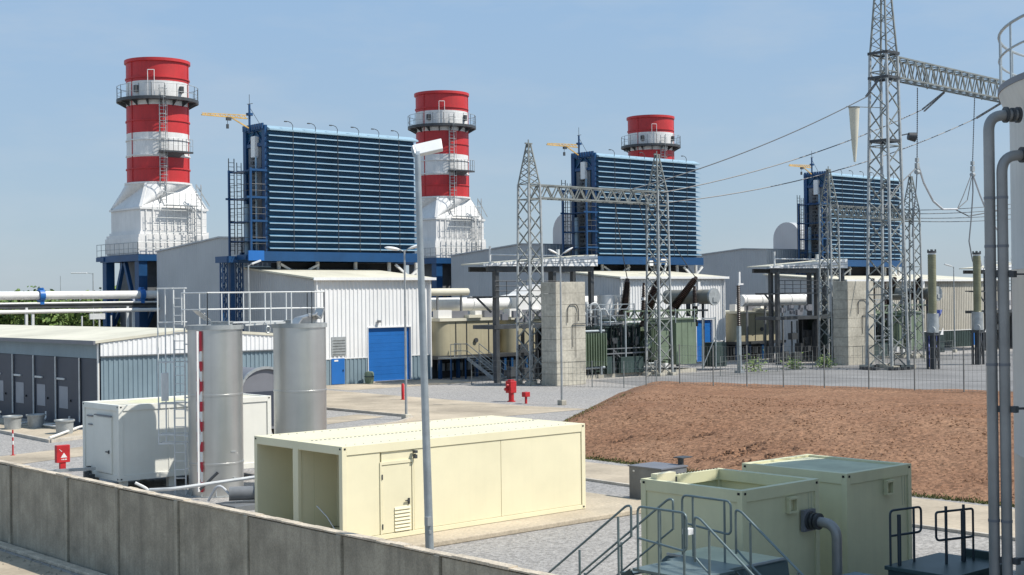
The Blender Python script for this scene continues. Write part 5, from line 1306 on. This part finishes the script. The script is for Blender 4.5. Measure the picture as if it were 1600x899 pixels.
# near tilted flood lamp behind the foreground wall
t = thing('lamp_post', 'tall slim lamp post standing just behind the concrete wall with a square white floodlight', 'lamp post', (15.94,20.23,0), 'lamp posts')
m = MB(); p0, p1 = Vector((15.94,20.23,0)), Vector((15.77,20.31,9.22)); m.tube(p0,p1,.085,.055,n=18); part('pole', m, t, 'rail_galv', smooth=True)
m = MB(); q = p0.lerp(p1,.27); m.cb(q+Vector((-.06,-.06,0)),(.1,.1,.16)); m.cb(q+Vector((-.03,-.06,-.2)),(.05,.06,.06)); part('clamp', m, t, 'galvanised')
m = MB()
ax = Vector((.80,-.53,.22)).normalized(); nn_ = Vector((-.35,-.75,.56)); nn_ = (nn_-ax*nn_.dot(ax)).normalized(); bx_ = ax.cross(nn_)
c0 = Vector((16.07,20.35,9.37)); vs = []
for k in (-1,1):
    for a, b_ in ((-1,-1),(1,-1),(1,1),(-1,1)): vs.append(c0+ax*a*(.27 if b_<0 else .24)+bx_*b_*.12+nn_*k*.05)
m.add(vs,[(3,2,1,0),(4,5,6,7),(0,1,5,4),(1,2,6,5),(2,3,7,6),(3,0,4,7)]); hd = part_o('floodlight', m, t, 'lamp_white', bevel=.012)
m = MB(); m.bar(p1-Vector((0,0,.05)), c0-ax*.2, .07,.05); m.bar(c0-ax*.28-bx_*.1, c0-ax*.28+bx_*.1, .05,.1); part('bracket', m, t, 'rail_galv')
pole('lamp_post', 'lamp post with two flat heads on a cross arm, in front of the roller door', 45.72,60.11,9.15,[('oval',(-.62,.55,.12)),('oval',(.50,-.44,.22))])
pole('lamp_post', 'lamp post with two upswept white heads, in front of the left concrete fire wall', 58.14,60.96,9.05,[('oval',(-.42,.38,.28)),('oval',(.45,-.40,.34))])
pole('lamp_post', 'lamp post with one white head seen above the silo guard rail', 51.58,86,9.0,[('flat',(.55,-.2,.22))])
pole('lamp_post', 'far lamp post left of the first chimney leg with one white head', 66.2,142.4,9.6,[('flat',(-1.2,1.0,0.02))])
pole('lamp_post', 'far lamp post with one white head between the two olive bushing columns', 135.2,80.5,9.2,[('flat',(-.55,.4,.2))])
m = MB()
t = thing('roof_floodlight', 'white floodlights on slanting legs on the roof of the middle turbine hall', 'floodlight', (99.5,91.5,8.5), None)
m = MB(); m.bar((99.4,91,8.4),(100.2,91,9.7),.14); m.bar((100.6,91,8.4),(101.0,91,9.8),.12); part('bracket', m, t, 'lamp_white', split=True)
m = MB(); m.cb((100.4,90.9,9.95),(1.1,.5,.14)); m.cb((98.6,90.9,9.6),(.5,.3,.5)); part('lamp_head', m, t, 'lamp_white', split=True)
t = thing('lightning_mast','thin lightning mast between the middle and farthest filter houses','mast',(118.3,114.5,0)); m = MB(); m.tube((118.3,114.5,0),(118.3,114.5,17.6),.09,.05,n=8); part('mast', m, t, 'galvanised'); m = MB(); m.box(118,118.6,114.2,114.8,0,.3); part('footing', m, t, 'block_concrete')
t = thing('antenna','hair-thin antenna mast rising behind the white pipe at the far left','mast',(65,148,0)); m = MB(); m.tube((65,148,0),(65,148,9.4),.05,.03,n=6); part('mast', m, t, 'galvanised'); m = MB(); m.box(64.7,65.3,147.7,148.3,0,.3); part('footing', m, t, 'block_concrete')

# white tapered sleeve beside the tall tower
t = thing('wind_sleeve','white tapered sleeve hanging to the left of the tall lattice tower','wind sleeve',(101.0,69.2,22.2))
m = MB(); b0 = MB()
x, y = 99.9, 68.6
m.lathe(x, y, [(.46,22.2),(.36,20.6),(.24,19.0),(.10,17.6)], 16); o = part_o('sleeve', m, t, 'roof_sheet', smooth=True)
m = MB(); m.bar((x-.7,y+.3,22.25),(102.6,67.4,22.25),.06); m.lathe(x,y,[(.47,22.15),(.49,22.15),(.49,22.24),(.47,22.24)],16); part('bracket', m, t, 'lattice_steel')

# ================================================================== red fire equipment, bollard, bins
t = thing('fire_hydrant','large red boxed fire hydrant on a stout post beside the road','hydrant',(57.86,65.24,0),'red hydrants')
m = MB(); m.tube((57.86,65.24,0),(57.86,65.24,.6),.17,n=18); m.tube((57.86,65.24,0),(57.86,65.24,.06),.26,n=18); part('post', m, t, 'red_paint', smooth=True)
m = MB(); m.box(57.6,58.1,65.0,65.5,.55,1.3); m.box(57.68,58.02,65.08,65.42,1.301,1.38); part('head', m, t, 'red_paint', bevel=.05)
m = MB(); m.tube((57.6,65.3,.8),(57.42,65.36,.8),.1,n=14); m.tube((57.6,65.15,1.05),(57.45,65.2,1.05),.08,n=14); part('outlet', m, t, 'red_paint', split=True, smooth=True)
t = thing('fire_hydrant','small red post box standing right of the large hydrant','hydrant',(57.41,63.38,0),'red hydrants')
m = MB(); m.tube((57.41,63.38,0),(57.41,63.38,.45),.08,n=12); part('post', m, t, 'red_paint', smooth=True)
m = MB(); m.box(57.2,57.6,63.2,63.55,.42,.72); part('head', m, t, 'red_paint', bevel=.03)
t = thing('bollard','red cylindrical bollard on the beige road before the roller door','bollard',(54.42,71.88,0))
m = MB(); m.lathe(54.42,71.88,[(.10,0),(.10,1.0),(.06,1.05),(0,1.06)],16); part('post', m, t, 'red_paint', smooth=True)
m = MB(); m.lathe(54.42,71.88,[(.16,0),(.16,.04),(.10,.05)],16); part('base_plate', m, t, 'red_paint', smooth=True)
t = thing('waste_drum','green drum standing at the left edge of the blue roller door','drum',(63.1,87.6,0))
m = MB(); m.lathe(63.1,87.6,[(.3,0),(.36,.3),(.36,.8),(.28,.92),(0,.95)],18); part('body', m, t, 'green_paint', smooth=True)
m = MB(); m.lathe(63.1,87.6,[(.37,.5),(.39,.52),(.39,.56),(.37,.58)],18); part('hoop', m, t, 'dark_green', smooth=True)
t = thing('warning_sign','red box sign with white triangle on a short post behind the wall','sign',(22.84,52.1,0))
m = MB(); m.box(22.6,23.14,51.95,52.15,.36,1.03); bx0 = part_o('box', m, t, 'red_paint', bevel=.01)
m = MB(); m.prism([(22.76,51.945,.55),(23.02,51.945,.55),(22.89,51.945,.74)],(0,.004,0)); part('triangle', m, bx0, 'marker_white')
m = MB()
for i, w in enumerate((.03,.045,.03,.05,.04)): m.box(22.79+i*.045,22.79+i*.045+w*.8,51.943,51.947,.46,.5)
for i in range(3): m.box(22.7+.04*i,22.73+.04*i,51.943,51.947,.86-.04*i,.88-.03*i)
part('small_print', m, bx0, 'marker_white')
m = MB(); m.box(22.76,22.98,51.98,52.12,0,.355); part('post', m, t, 'red_paint')
t = thing('marker_post','thin red and white marker post at the far left, before the drums','post',(23.77,59.12,0))
m = MB()
for i, k in enumerate((0,0,0,1,0,1,0)): m.mi(k).tube((23.77,59.12,i*.157),(23.77,59.12,(i+1)*.157),.035,n=10)
part('post', m, t, ['red_paint','marker_white'])
m = MB(); m.lathe(23.77,59.12,[(.1,0),(.1,.03),(.035,.04)],12); part('base_plate', m, t, 'red_paint')
t = thing('barrier_beam','grey steel beam on stubs at the end of the site container','beam',(20.5,47.5,0))
m = MB(); m.bar((18.9,47.2,.72),(21.5,46.2,.74),.12,.1); part('beam', m, t, 'galvanised'); m = MB(); m.bar((21.2,46.3,0),(21.2,46.3,.66),.14); m.bar((19.2,47.1,0),(19.2,47.1,.66),.1); m.cb((21.4,46.5,.35),(.3,.3,.35)); part('stub', m, t, 'dark_steel', split=True)
t = thing('control_cabinet','dark grey metal cabinet standing on gravel behind the open-topped cream container','cabinet',(33.1,30.3,0))
m = MB(); m.box(32.5,33.7,29.6,31.0,.08,1.1); part('body', m, t, 'grey_steel', bevel=.015)
m = MB(); m.box(32.47,33.73,29.57,31.03,1.1,1.14); part('lid', m, t, 'panel_grey')
m = MB(); m.box(32.485,32.499,30.0,30.5,.62,.70); m.box(32.485,32.499,30.75,30.82,.95,1.0); part('label_plate', m, t, 'marker_white', split=True)
m = MB(); m.box(32.55,33.65,29.65,30.95,0,.079); part('plinth', m, t, 'black')
m = MB(); m.box(33.72,33.78,29.8,30.0,0,1.35); m.box(33.6,34.1,29.7,30.1,1.35,1.38); part('hood', m, t, 'dark_steel')

# ================================================================== cream containers, shade painted into their colour
def cream_container(label, X0, Y0, w, d, open_top):
    X1, Y1, Z0, Z1 = X0+w, Y0+d, .12, 2.72
    t = thing('cream_container', label, 'container', (X0+w/2,Y0+d/2,0), 'cream containers in a shaded tone')
    m = MB(); p = .06
    m.box(X0+.03,X0+p,Y0+.03,Y1-.03,Z0,Z1-.2); m.box(X1-p,X1-.03,Y0+.03,Y1-.03,Z0,Z1-.2); m.box(X0+p+.001,X1-p-.001,Y0+.03,Y0+p,Z0,Z1-.2); m.box(X0+p+.001,X1-p-.001,Y1-p,Y1-.03,Z0,Z1-.2); m.box(X0+p,X1-p,Y0+p,Y1-p,Z0,Z0+.1)
    part('side_wall', m, t, 'shaded_cream')
    m = MB(); p = .14
    for x in (X0,X1-p):
        for y in (Y0,Y1-p): m.box(x,x+p,y,y+p,Z0,Z1)
    for y in (Y0+.002,Y1-p): m.box(X0+p,X1-p,y,y+p-.004,Z1-.24,Z1-.002)
    for x in (X0+.002,X1-p): m.box(x,x+p-.004,Y0+p,Y1-p,Z1-.24,Z1-.002)
    castings(m.mi(1), X0,X1,Y0,Y1,Z0,Z1)
    if open_top:
        for i in range(16): m.cb((X0+.9+i*.1,Y1-.06,Z1+.004),(.05,.03,.012))
    part('frame', m, t, ['shaded_cream','black'], bevel=.01)
    zr = Z1-.75 if open_top else Z1-.05
    m = MB(); m.box(X0+.145,X1-.145,Y0+.145,Y1-.145,zr-.05,zr); part('roof', m, t, 'shaded_cream' if open_top else 'green_roof')
    if open_top:
        m = MB(); m.box(X0+.16,X0+.75,Y1-.32,Y1-.15,zr+.001,Z1+.10); part('sunlit_corner_block', m, t, 'cream_paint')  # block added in the lit cream, stands for a sunlit inner corner
        m = MB(); m.box(X0+.5,X0+.9,Y0+1.3,Y0+1.4,zr+.3,zr+.34); m.tube((X0+.45,Y1-.6,zr),(X0+.45,Y1-.6,Z1+.05),.02); part('roof_bracket', m, t, 'dark_steel', split=True)
    x = X0+w*.56; m = MB(); m.box(x,x+.22,Y0-.06,Y0-.002,2.2,2.46) if False else None
    m.box(x,x+.3,Y0-.09,Y0+.02,2.40,2.45); m.box(x+.01,x+.05,Y0-.07,Y0+.02,2.16,2.40); m.box(x+.25,x+.29,Y0-.07,Y0+.02,2.16,2.40); m.box(x,x+.3,Y0-.08,Y0+.02,2.12,2.159); part('vent_cowl', m, t, 'shaded_cream')
    m = MB(); m.box(X0+w*.86,X0+w*.866,Y0+.024,Y0+.029,Z0+1.7,Z1-.25); m.box(X0+w*.9,X0+w*.906,Y0+.024,Y0+.029,Z0+1.7,Z1-.25); part('seam', m, t, 'green_roof', split=True)
    return t
cream_container('open-topped cream container in front, its colour painted as shaded, with a grey pipe leaving its right side', 21.57, 17.52, 2.52, 2.72, True)
cream_container('closed cream container, its colour painted as shaded, to the right of the open one, grey-green roof', 25.14, 17.57, 2.48, 2.85, False)
t = thing('elbow_pipe','thick grey pipe bending down from the flange on the open-topped cream container','pipe',(23.7,17.2,0))
m = MB(); m.bend([(23.62,17.40,1.92),(23.64,16.78,1.9),(23.64,16.78,0)],.105,.3,16,8); part('pipe', m, t, 'pipe_grey', smooth=True)
m = MB(); m.box(23.42,23.82,17.42,17.5,1.7,2.14); part('wall_plate', m, t, 'panel_grey')
m = MB()
for y0, y1, r in ((17.38,17.42,.19),(17.28,17.33,.17),(17.18,17.24,.17)): m.tube((23.62,y0,1.92),(23.62,y1,1.92),r,n=22)
part('flange', m, t, 'dark_steel', split=True, smooth=True)

# stile with two flights over low pipework
t = thing('stile_stair','galvanised stile stair with tube handrails on both flights, before the open-topped cream container','stair',(18.6,16.3,0))
XA, XB, ZD = 18.03, 19.12, 1.75
m = MB(); m.box(XA,XB,15.72,17.14,ZD-.05,ZD); m.box(XB+.001,XB+.5,15.9,17.3,ZD-.06,ZD-.01); part('platform', m, t, 'rail_teal')
r_ = .022
for x in (XA, XB):
    m = MB()
    # loop rail along the platform side
    if x == XA: m.bend([(x,17.0,ZD),(x,17.0,2.86),(x,15.86,2.86),(x,15.86,2.2),(x,17.0,2.3)],r_,.12,8); m.tube((x,16.5,0),(x,16.5,2.86),r_,n=8); m.tube((x,15.92,0),(x,15.92,2.84),r_,n=8)
    else: m.bend([(x+.5,17.36,ZD),(x+.5,17.36,2.86),(x+.5,16.2,2.86),(x+.5,16.2,2.25),(x+.5,17.36,2.35)],r_,.12,8); m.tube((x+.5,17.1,ZD),(x+.5,17.1,2.86),r_,n=8); m.tube((x+.5,16.35,0),(x+.5,16.35,2.86),r_,n=8)
    part('loop_rail', m, t, 'rail_teal', smooth=True)
for x in (XA-.02, XB):
    m = MB(); y0 = 17.16
    m.bend([(x,y0-.02,2.3),(x,y0-.02,2.86),(x,y0+.1,2.84),(x,y0+3.4,.45)],r_,.1,8); m.tube((x,y0,2.3),(x,y0+3.0,.12),r_*.85,n=8)
    for f in (.3,1.3,2.3): m.tube((x,y0+f,.0 if f>2 else 1.7-.7*f),(x,y0+f,2.84-.72*f),r_,n=8)
    part('flight_rail', m, t, 'rail_teal', smooth=True)
for x in (XA, XB):
    m = MB(); y0 = 15.66
    m.bend([(x,y0+.02,2.05),(x,y0+.02,2.82),(x,y0-.1,2.8),(x,y0-3.4,.45)],r_,.1,8); m.bend([(x,y0,2.12),(x,y0-.15,2.0),(x,y0-2.8,.12)],r_*.85,.1,8)
    for f in (.3,1.3,2.3): m.tube((x,y0-f,.0 if f>2 else 1.7-.7*f),(x,y0-f,2.84-.72*f),r_,n=8)
    part('flight_rail', m, t, 'rail_teal', smooth=True)
for s_ in (-1,1):
    m = MB(); y0 = 17.14 if s_>0 else 15.72
    for i in range(7): f = (i+.5)/7; m.box(XA+.03,XB-.03,y0+s_*2.4*f-.13,y0+s_*2.4*f+.13,ZD*(1-f)-.02,ZD*(1-f)+.015)
    part('tread', m, t, 'rail_teal', split=True)
    m = MB()
    for x in (XA,XB): m.bar((x,y0,ZD-.1),(x,y0+s_*2.45,.0),.03,.2)
    part('stringer', m, t, 'teal_paint', split=True)
m = MB(); m.cb((18.95,16.62,2.35),(.18,.14,.1)); part('notice_plate', m, t, 'marker_white')
t = thing('pump_hood','dark teal metal hood with sloping lid between the stile stair and open-topped cream container','machine',(19.7,17.0,0))
m = MB(); m.box(19.66,21.0,15.9,18.2,0,1.25); part('body', m, t, 'teal_paint', bevel=.03)
m = MB(); m.prism([(19.6,15.85,1.26),(19.6,18.25,1.26),(19.85,18.0,1.62),(19.85,16.1,1.62)],(1.3,0,0)); part('lid', m, t, 'teal_paint', bevel=.03)
m = MB(); m.box(19.9,21.05,16.15,17.9,1.625,1.66); part('top_plate', m, t, 'green_roof'); m = MB(); m.bar((19.84,16.1,1.66),(19.84,17.95,1.66),.04); m.bar((19.84,16.1,1.66),(21.1,16.1,1.66),.04); part('lid_trim', m, t, 'rail_galv', split=True)

t = thing('valve_platform','dark steel valve platform with tube rails beside the closed cream container','platform',(24.7,15.2,0))
m = MB(); m.box(23.75,25.75,14.2,15.75,1.12,1.2); m.box(25.75,25.85,14.6,15.2,1.0,1.35); m.box(23.8,25.7,14.25,15.7,.1,1.11); part('deck', m, t, 'teal_paint', bevel=.01)
m = MB(); m.bend([(23.84,15.66,0),(23.84,15.66,2.28),(24.72,15.52,2.28),(24.72,15.52,1.78),(23.84,15.66,1.78)],.024,.1,8); m.tube((24.5,15.55,1.2),(24.5,15.55,2.28),.026,n=8); m.tube((23.98,15.55,0),(23.98,15.55,2.2),.04,n=10); part('left_rail', m, t, 'rail_dark', smooth=True)
m = MB(); m.bend([(24.5,15.05,1.74),(24.5,15.05,2.24),(25.45,14.8,2.24),(25.45,14.8,0)],.024,.06,8); m.bend([(24.5,15.05,1.9),(24.5,15.05,1.68),(25.45,14.8,1.68)],.024,.1,8)
for x,y in ((24.75,14.98),(25.2,14.86)): m.tube((x,y,0),(x,y,2.34),.03,n=8)
m.bar((25.25,14.9,1.2),(25.25,14.9,2.2),.07); part('right_rail', m, t, 'rail_dark', smooth=True)
m = MB(); m.box(22.6,23.7,14.6,16.4,.9,1.0); m.box(22.65,23.65,14.7,16.3,0,.899); part('side_step', m, t, 'blue_grey_cladding', bevel=.01)

# ================================================================== round tank with its pipes (right edge)
TX, TY, TR = 29.0, 9.0, 6.0
t = thing('storage_tank','pale grey round storage tank cut by the right edge, guard rail round its flared top','tank',(TX,TY,0))
m = MB(); m.lathe(TX,TY,[(TR,0),(TR,3.4),(TR+.006,3.41),(TR,3.43),(TR,7.0),(TR+.006,7.01),(TR,7.03),(TR,9.95),(TR+.03,10.05),(TR+.17,10.42),(TR+.2,10.5),(TR+.2,10.6),(TR+.14,10.6),(0,11.0)],128); part('shell', m, t, 'tank_grey', smooth=True)
m = MB(); m.lathe(TX,TY,[(TR+.2,10.5),(TR+.22,10.5),(TR+.22,10.62),(TR+.15,10.62)],96); part('kerb_ring', m, t, 'panel_grey', smooth=True)
m = MB(); k = 34; rr = TR+.18
for zz, q in ((11.68,.03),(11.2,.024)):
    pts = [(TX+rr*math.cos(2*math.pi*i/88),TY+rr*math.sin(2*math.pi*i/88),zz) for i in range(89)]; m.path(pts,q,8)
for i in range(k): a = 2*math.pi*i/k+.12; m.tube((TX+rr*math.cos(a),TY+rr*math.sin(a),10.6),(TX+rr*math.cos(a),TY+rr*math.sin(a),11.68),.022,n=8)
part('guard_rail', m, t, 'rail_galv', smooth=True)
m = MB(); m.bend([(24.75,12.3,0),(24.75,12.3,9.0),(24.9,12.25,9.2)],.04,.1,8); part('sight_tube', m, t, 'rail_galv', smooth=True)
def riser(label, x, y, z, r, ex, ey):
    t = thing('riser_pipe', label, 'pipe', (x,y,0), 'grey riser pipes on the tank')
    m = MB(); m.bend([(x,y,0),(x,y,z),(ex,ey,z+.02)],r,.42,18,9); part('pipe', m, t, 'pipe_grey', smooth=True)
    m = MB(); d = (Vector((ex,ey,0))-Vector((x,y,0))).normalized(); e = Vector((ex,ey,z+.02))
    for k, f in ((-.02,1.5),(.09,1.35),(.22,1.5)): c = e-d*k; m.tube(c,c-d*.05,r*f,n=20)
    part('flange', m, t, 'dark_steel', split=True, smooth=True)
    m = MB()
    for zz in (2.3,5.2,7.4,8.3): m.tube((x,y,zz),(x,y,zz+.05),r*1.08,n=18)
    part('pipe_band', m, t, 'panel_grey', split=True, smooth=True)
    m = MB()
    for zz in (1.6,4.4,6.9): m.bar((x,y,zz),(x+.75,y-.55,zz),.03); m.cb((x+.05,y-.16,zz),(.12,.1,.12))
    part('pipe_bracket', m, t, 'dark_steel', split=True)
riser('taller grey riser pipe, left one of the two beside the round tank', 23.94, 13.49, 9.86, .10, 24.42, 13.16)
riser('shorter grey riser pipe, right one of the two beside the round tank', 24.0, 13.27, 9.1, .098, 24.55, 12.92)

# ================================================================== vegetation
def tree_mesh(seed, rad, h, nleaf, leaf=.5):
    r_ = random.Random(seed); m = MB(); lob = []
    for i in range(11):
        a = r_.uniform(0,6.28); d = rad*r_.uniform(.1,.75); lob.append((Vector((d*math.cos(a),d*math.sin(a),h*r_.uniform(.42,.82))), rad*r_.uniform(.28,.5)))
    for i in range(nleaf):
        c, q = r_.choice(lob); v = Vector((r_.gauss(0,1),r_.gauss(0,1),r_.gauss(0,.8))).normalized()*q*r_.uniform(.55,1.08); p = c+v
        if p.z < .3: continue
        n_ = (v.normalized()+Vector((r_.uniform(-.8,.8),r_.uniform(-.8,.8),r_.uniform(-.3,.9)))).normalized(); a = n_.orthogonal().normalized(); b = n_.cross(a); s = leaf*r_.uniform(.6,1.5)
        m.k = 1 if r_.random() < .35 else 0
        m.add([p-a*s*.5, p+b*s*.32, p+a*s*.5, p-b*s*.32],[(0,1,2,3)])
    return m, lob
TM = {}
def tree(name, label, x, y, seed, rad, h, n=2600, grp='bushy trees beyond the pipe rack', rz=0):
    t = thing(name, label, 'tree', (x,y,0), grp)
    key = (seed, rad, h)
    m, lob = tree_mesh(seed, rad, h, n)
    for p in m.v: p += Vector((x,y,0))
    part('crown', m, t, ['leaf','leaf_light'])
    k = MB(); k.tube((x,y,0),(x,y,h*.45),.22,.12,n=8)
    for c, q in lob[:6]: k.tube((x,y,h*.25),Vector((x,y,0))+c,.09,.03,n=6)
    part('trunk', k, t, 'bark')
    return t
specs = [(48,152),(51.5,146),(54,154),(57.5,149),(61.2,143),(63.5,150),(67,146),(70.5,142),(58,158),(66,156),(74,140),(45,158),(47,147),(53,160),(62,158),(69,150),(73,147),(76,143),(71,156)]
names = ['leftmost bushy green tree beyond the white pipes','second bushy green tree from the left beyond the white pipes','third bushy green tree from the left beyond the white pipes','fourth bushy green tree from the left beyond the white pipes']
for i, (x, y) in enumerate(specs):
    c = tree('bushy_tree', 'bushy green tree in the thicket beyond the white overhead pipes', x, y, 20+i, 3.9, 7.7+.6*math.sin(i*2.1), 2600)
for i, (x, y) in enumerate(((151,103),(156,100),(162,104))):
    tree('bushy_tree', 'low green tree far right, glimpsed between tank and bushing column', x, y, 50+i, 2.6, 4.2, 1400, 'low trees at the far right')
def shrub(label, x, y, s, seed):
    r_ = random.Random(seed); t = thing('shrub', label, 'shrub', (x,y,0), 'weedy shrubs by the inner fence'); m = MB()
    for i in range(260):
        v = Vector((r_.gauss(0,.5),r_.gauss(0,.5),abs(r_.gauss(.5,.4))))*s; a = Vector((r_.uniform(-1,1),r_.uniform(-1,1),r_.uniform(-.5,1))).normalized()*.12; b = a.orthogonal().normalized()*.06; p = Vector((x,y,.05))+v
        m.add([p-a,p+b,p+a,p-b],[(0,1,2,3)])
    part('leaves', m, t, 'leaf_light'); k = MB()
    for i in range(5): k.tube((x,y,0),(x+r_.uniform(-.3,.3)*s,y+r_.uniform(-.3,.3)*s,.8*s),.02,n=5)
    part('stem', k, t, 'bark', split=True)
for i, (x, y, s, lb) in enumerate(((93.5,74.5,.9,'weedy shrub right of the brown surge arrester'),(98.0,73.8,.8,'weedy shrub in the middle of the inner fence'),(101.5,73.0,.8,'weedy shrub just left of the far fire wall'))):
    shrub(lb, x, y, s, 80+i)
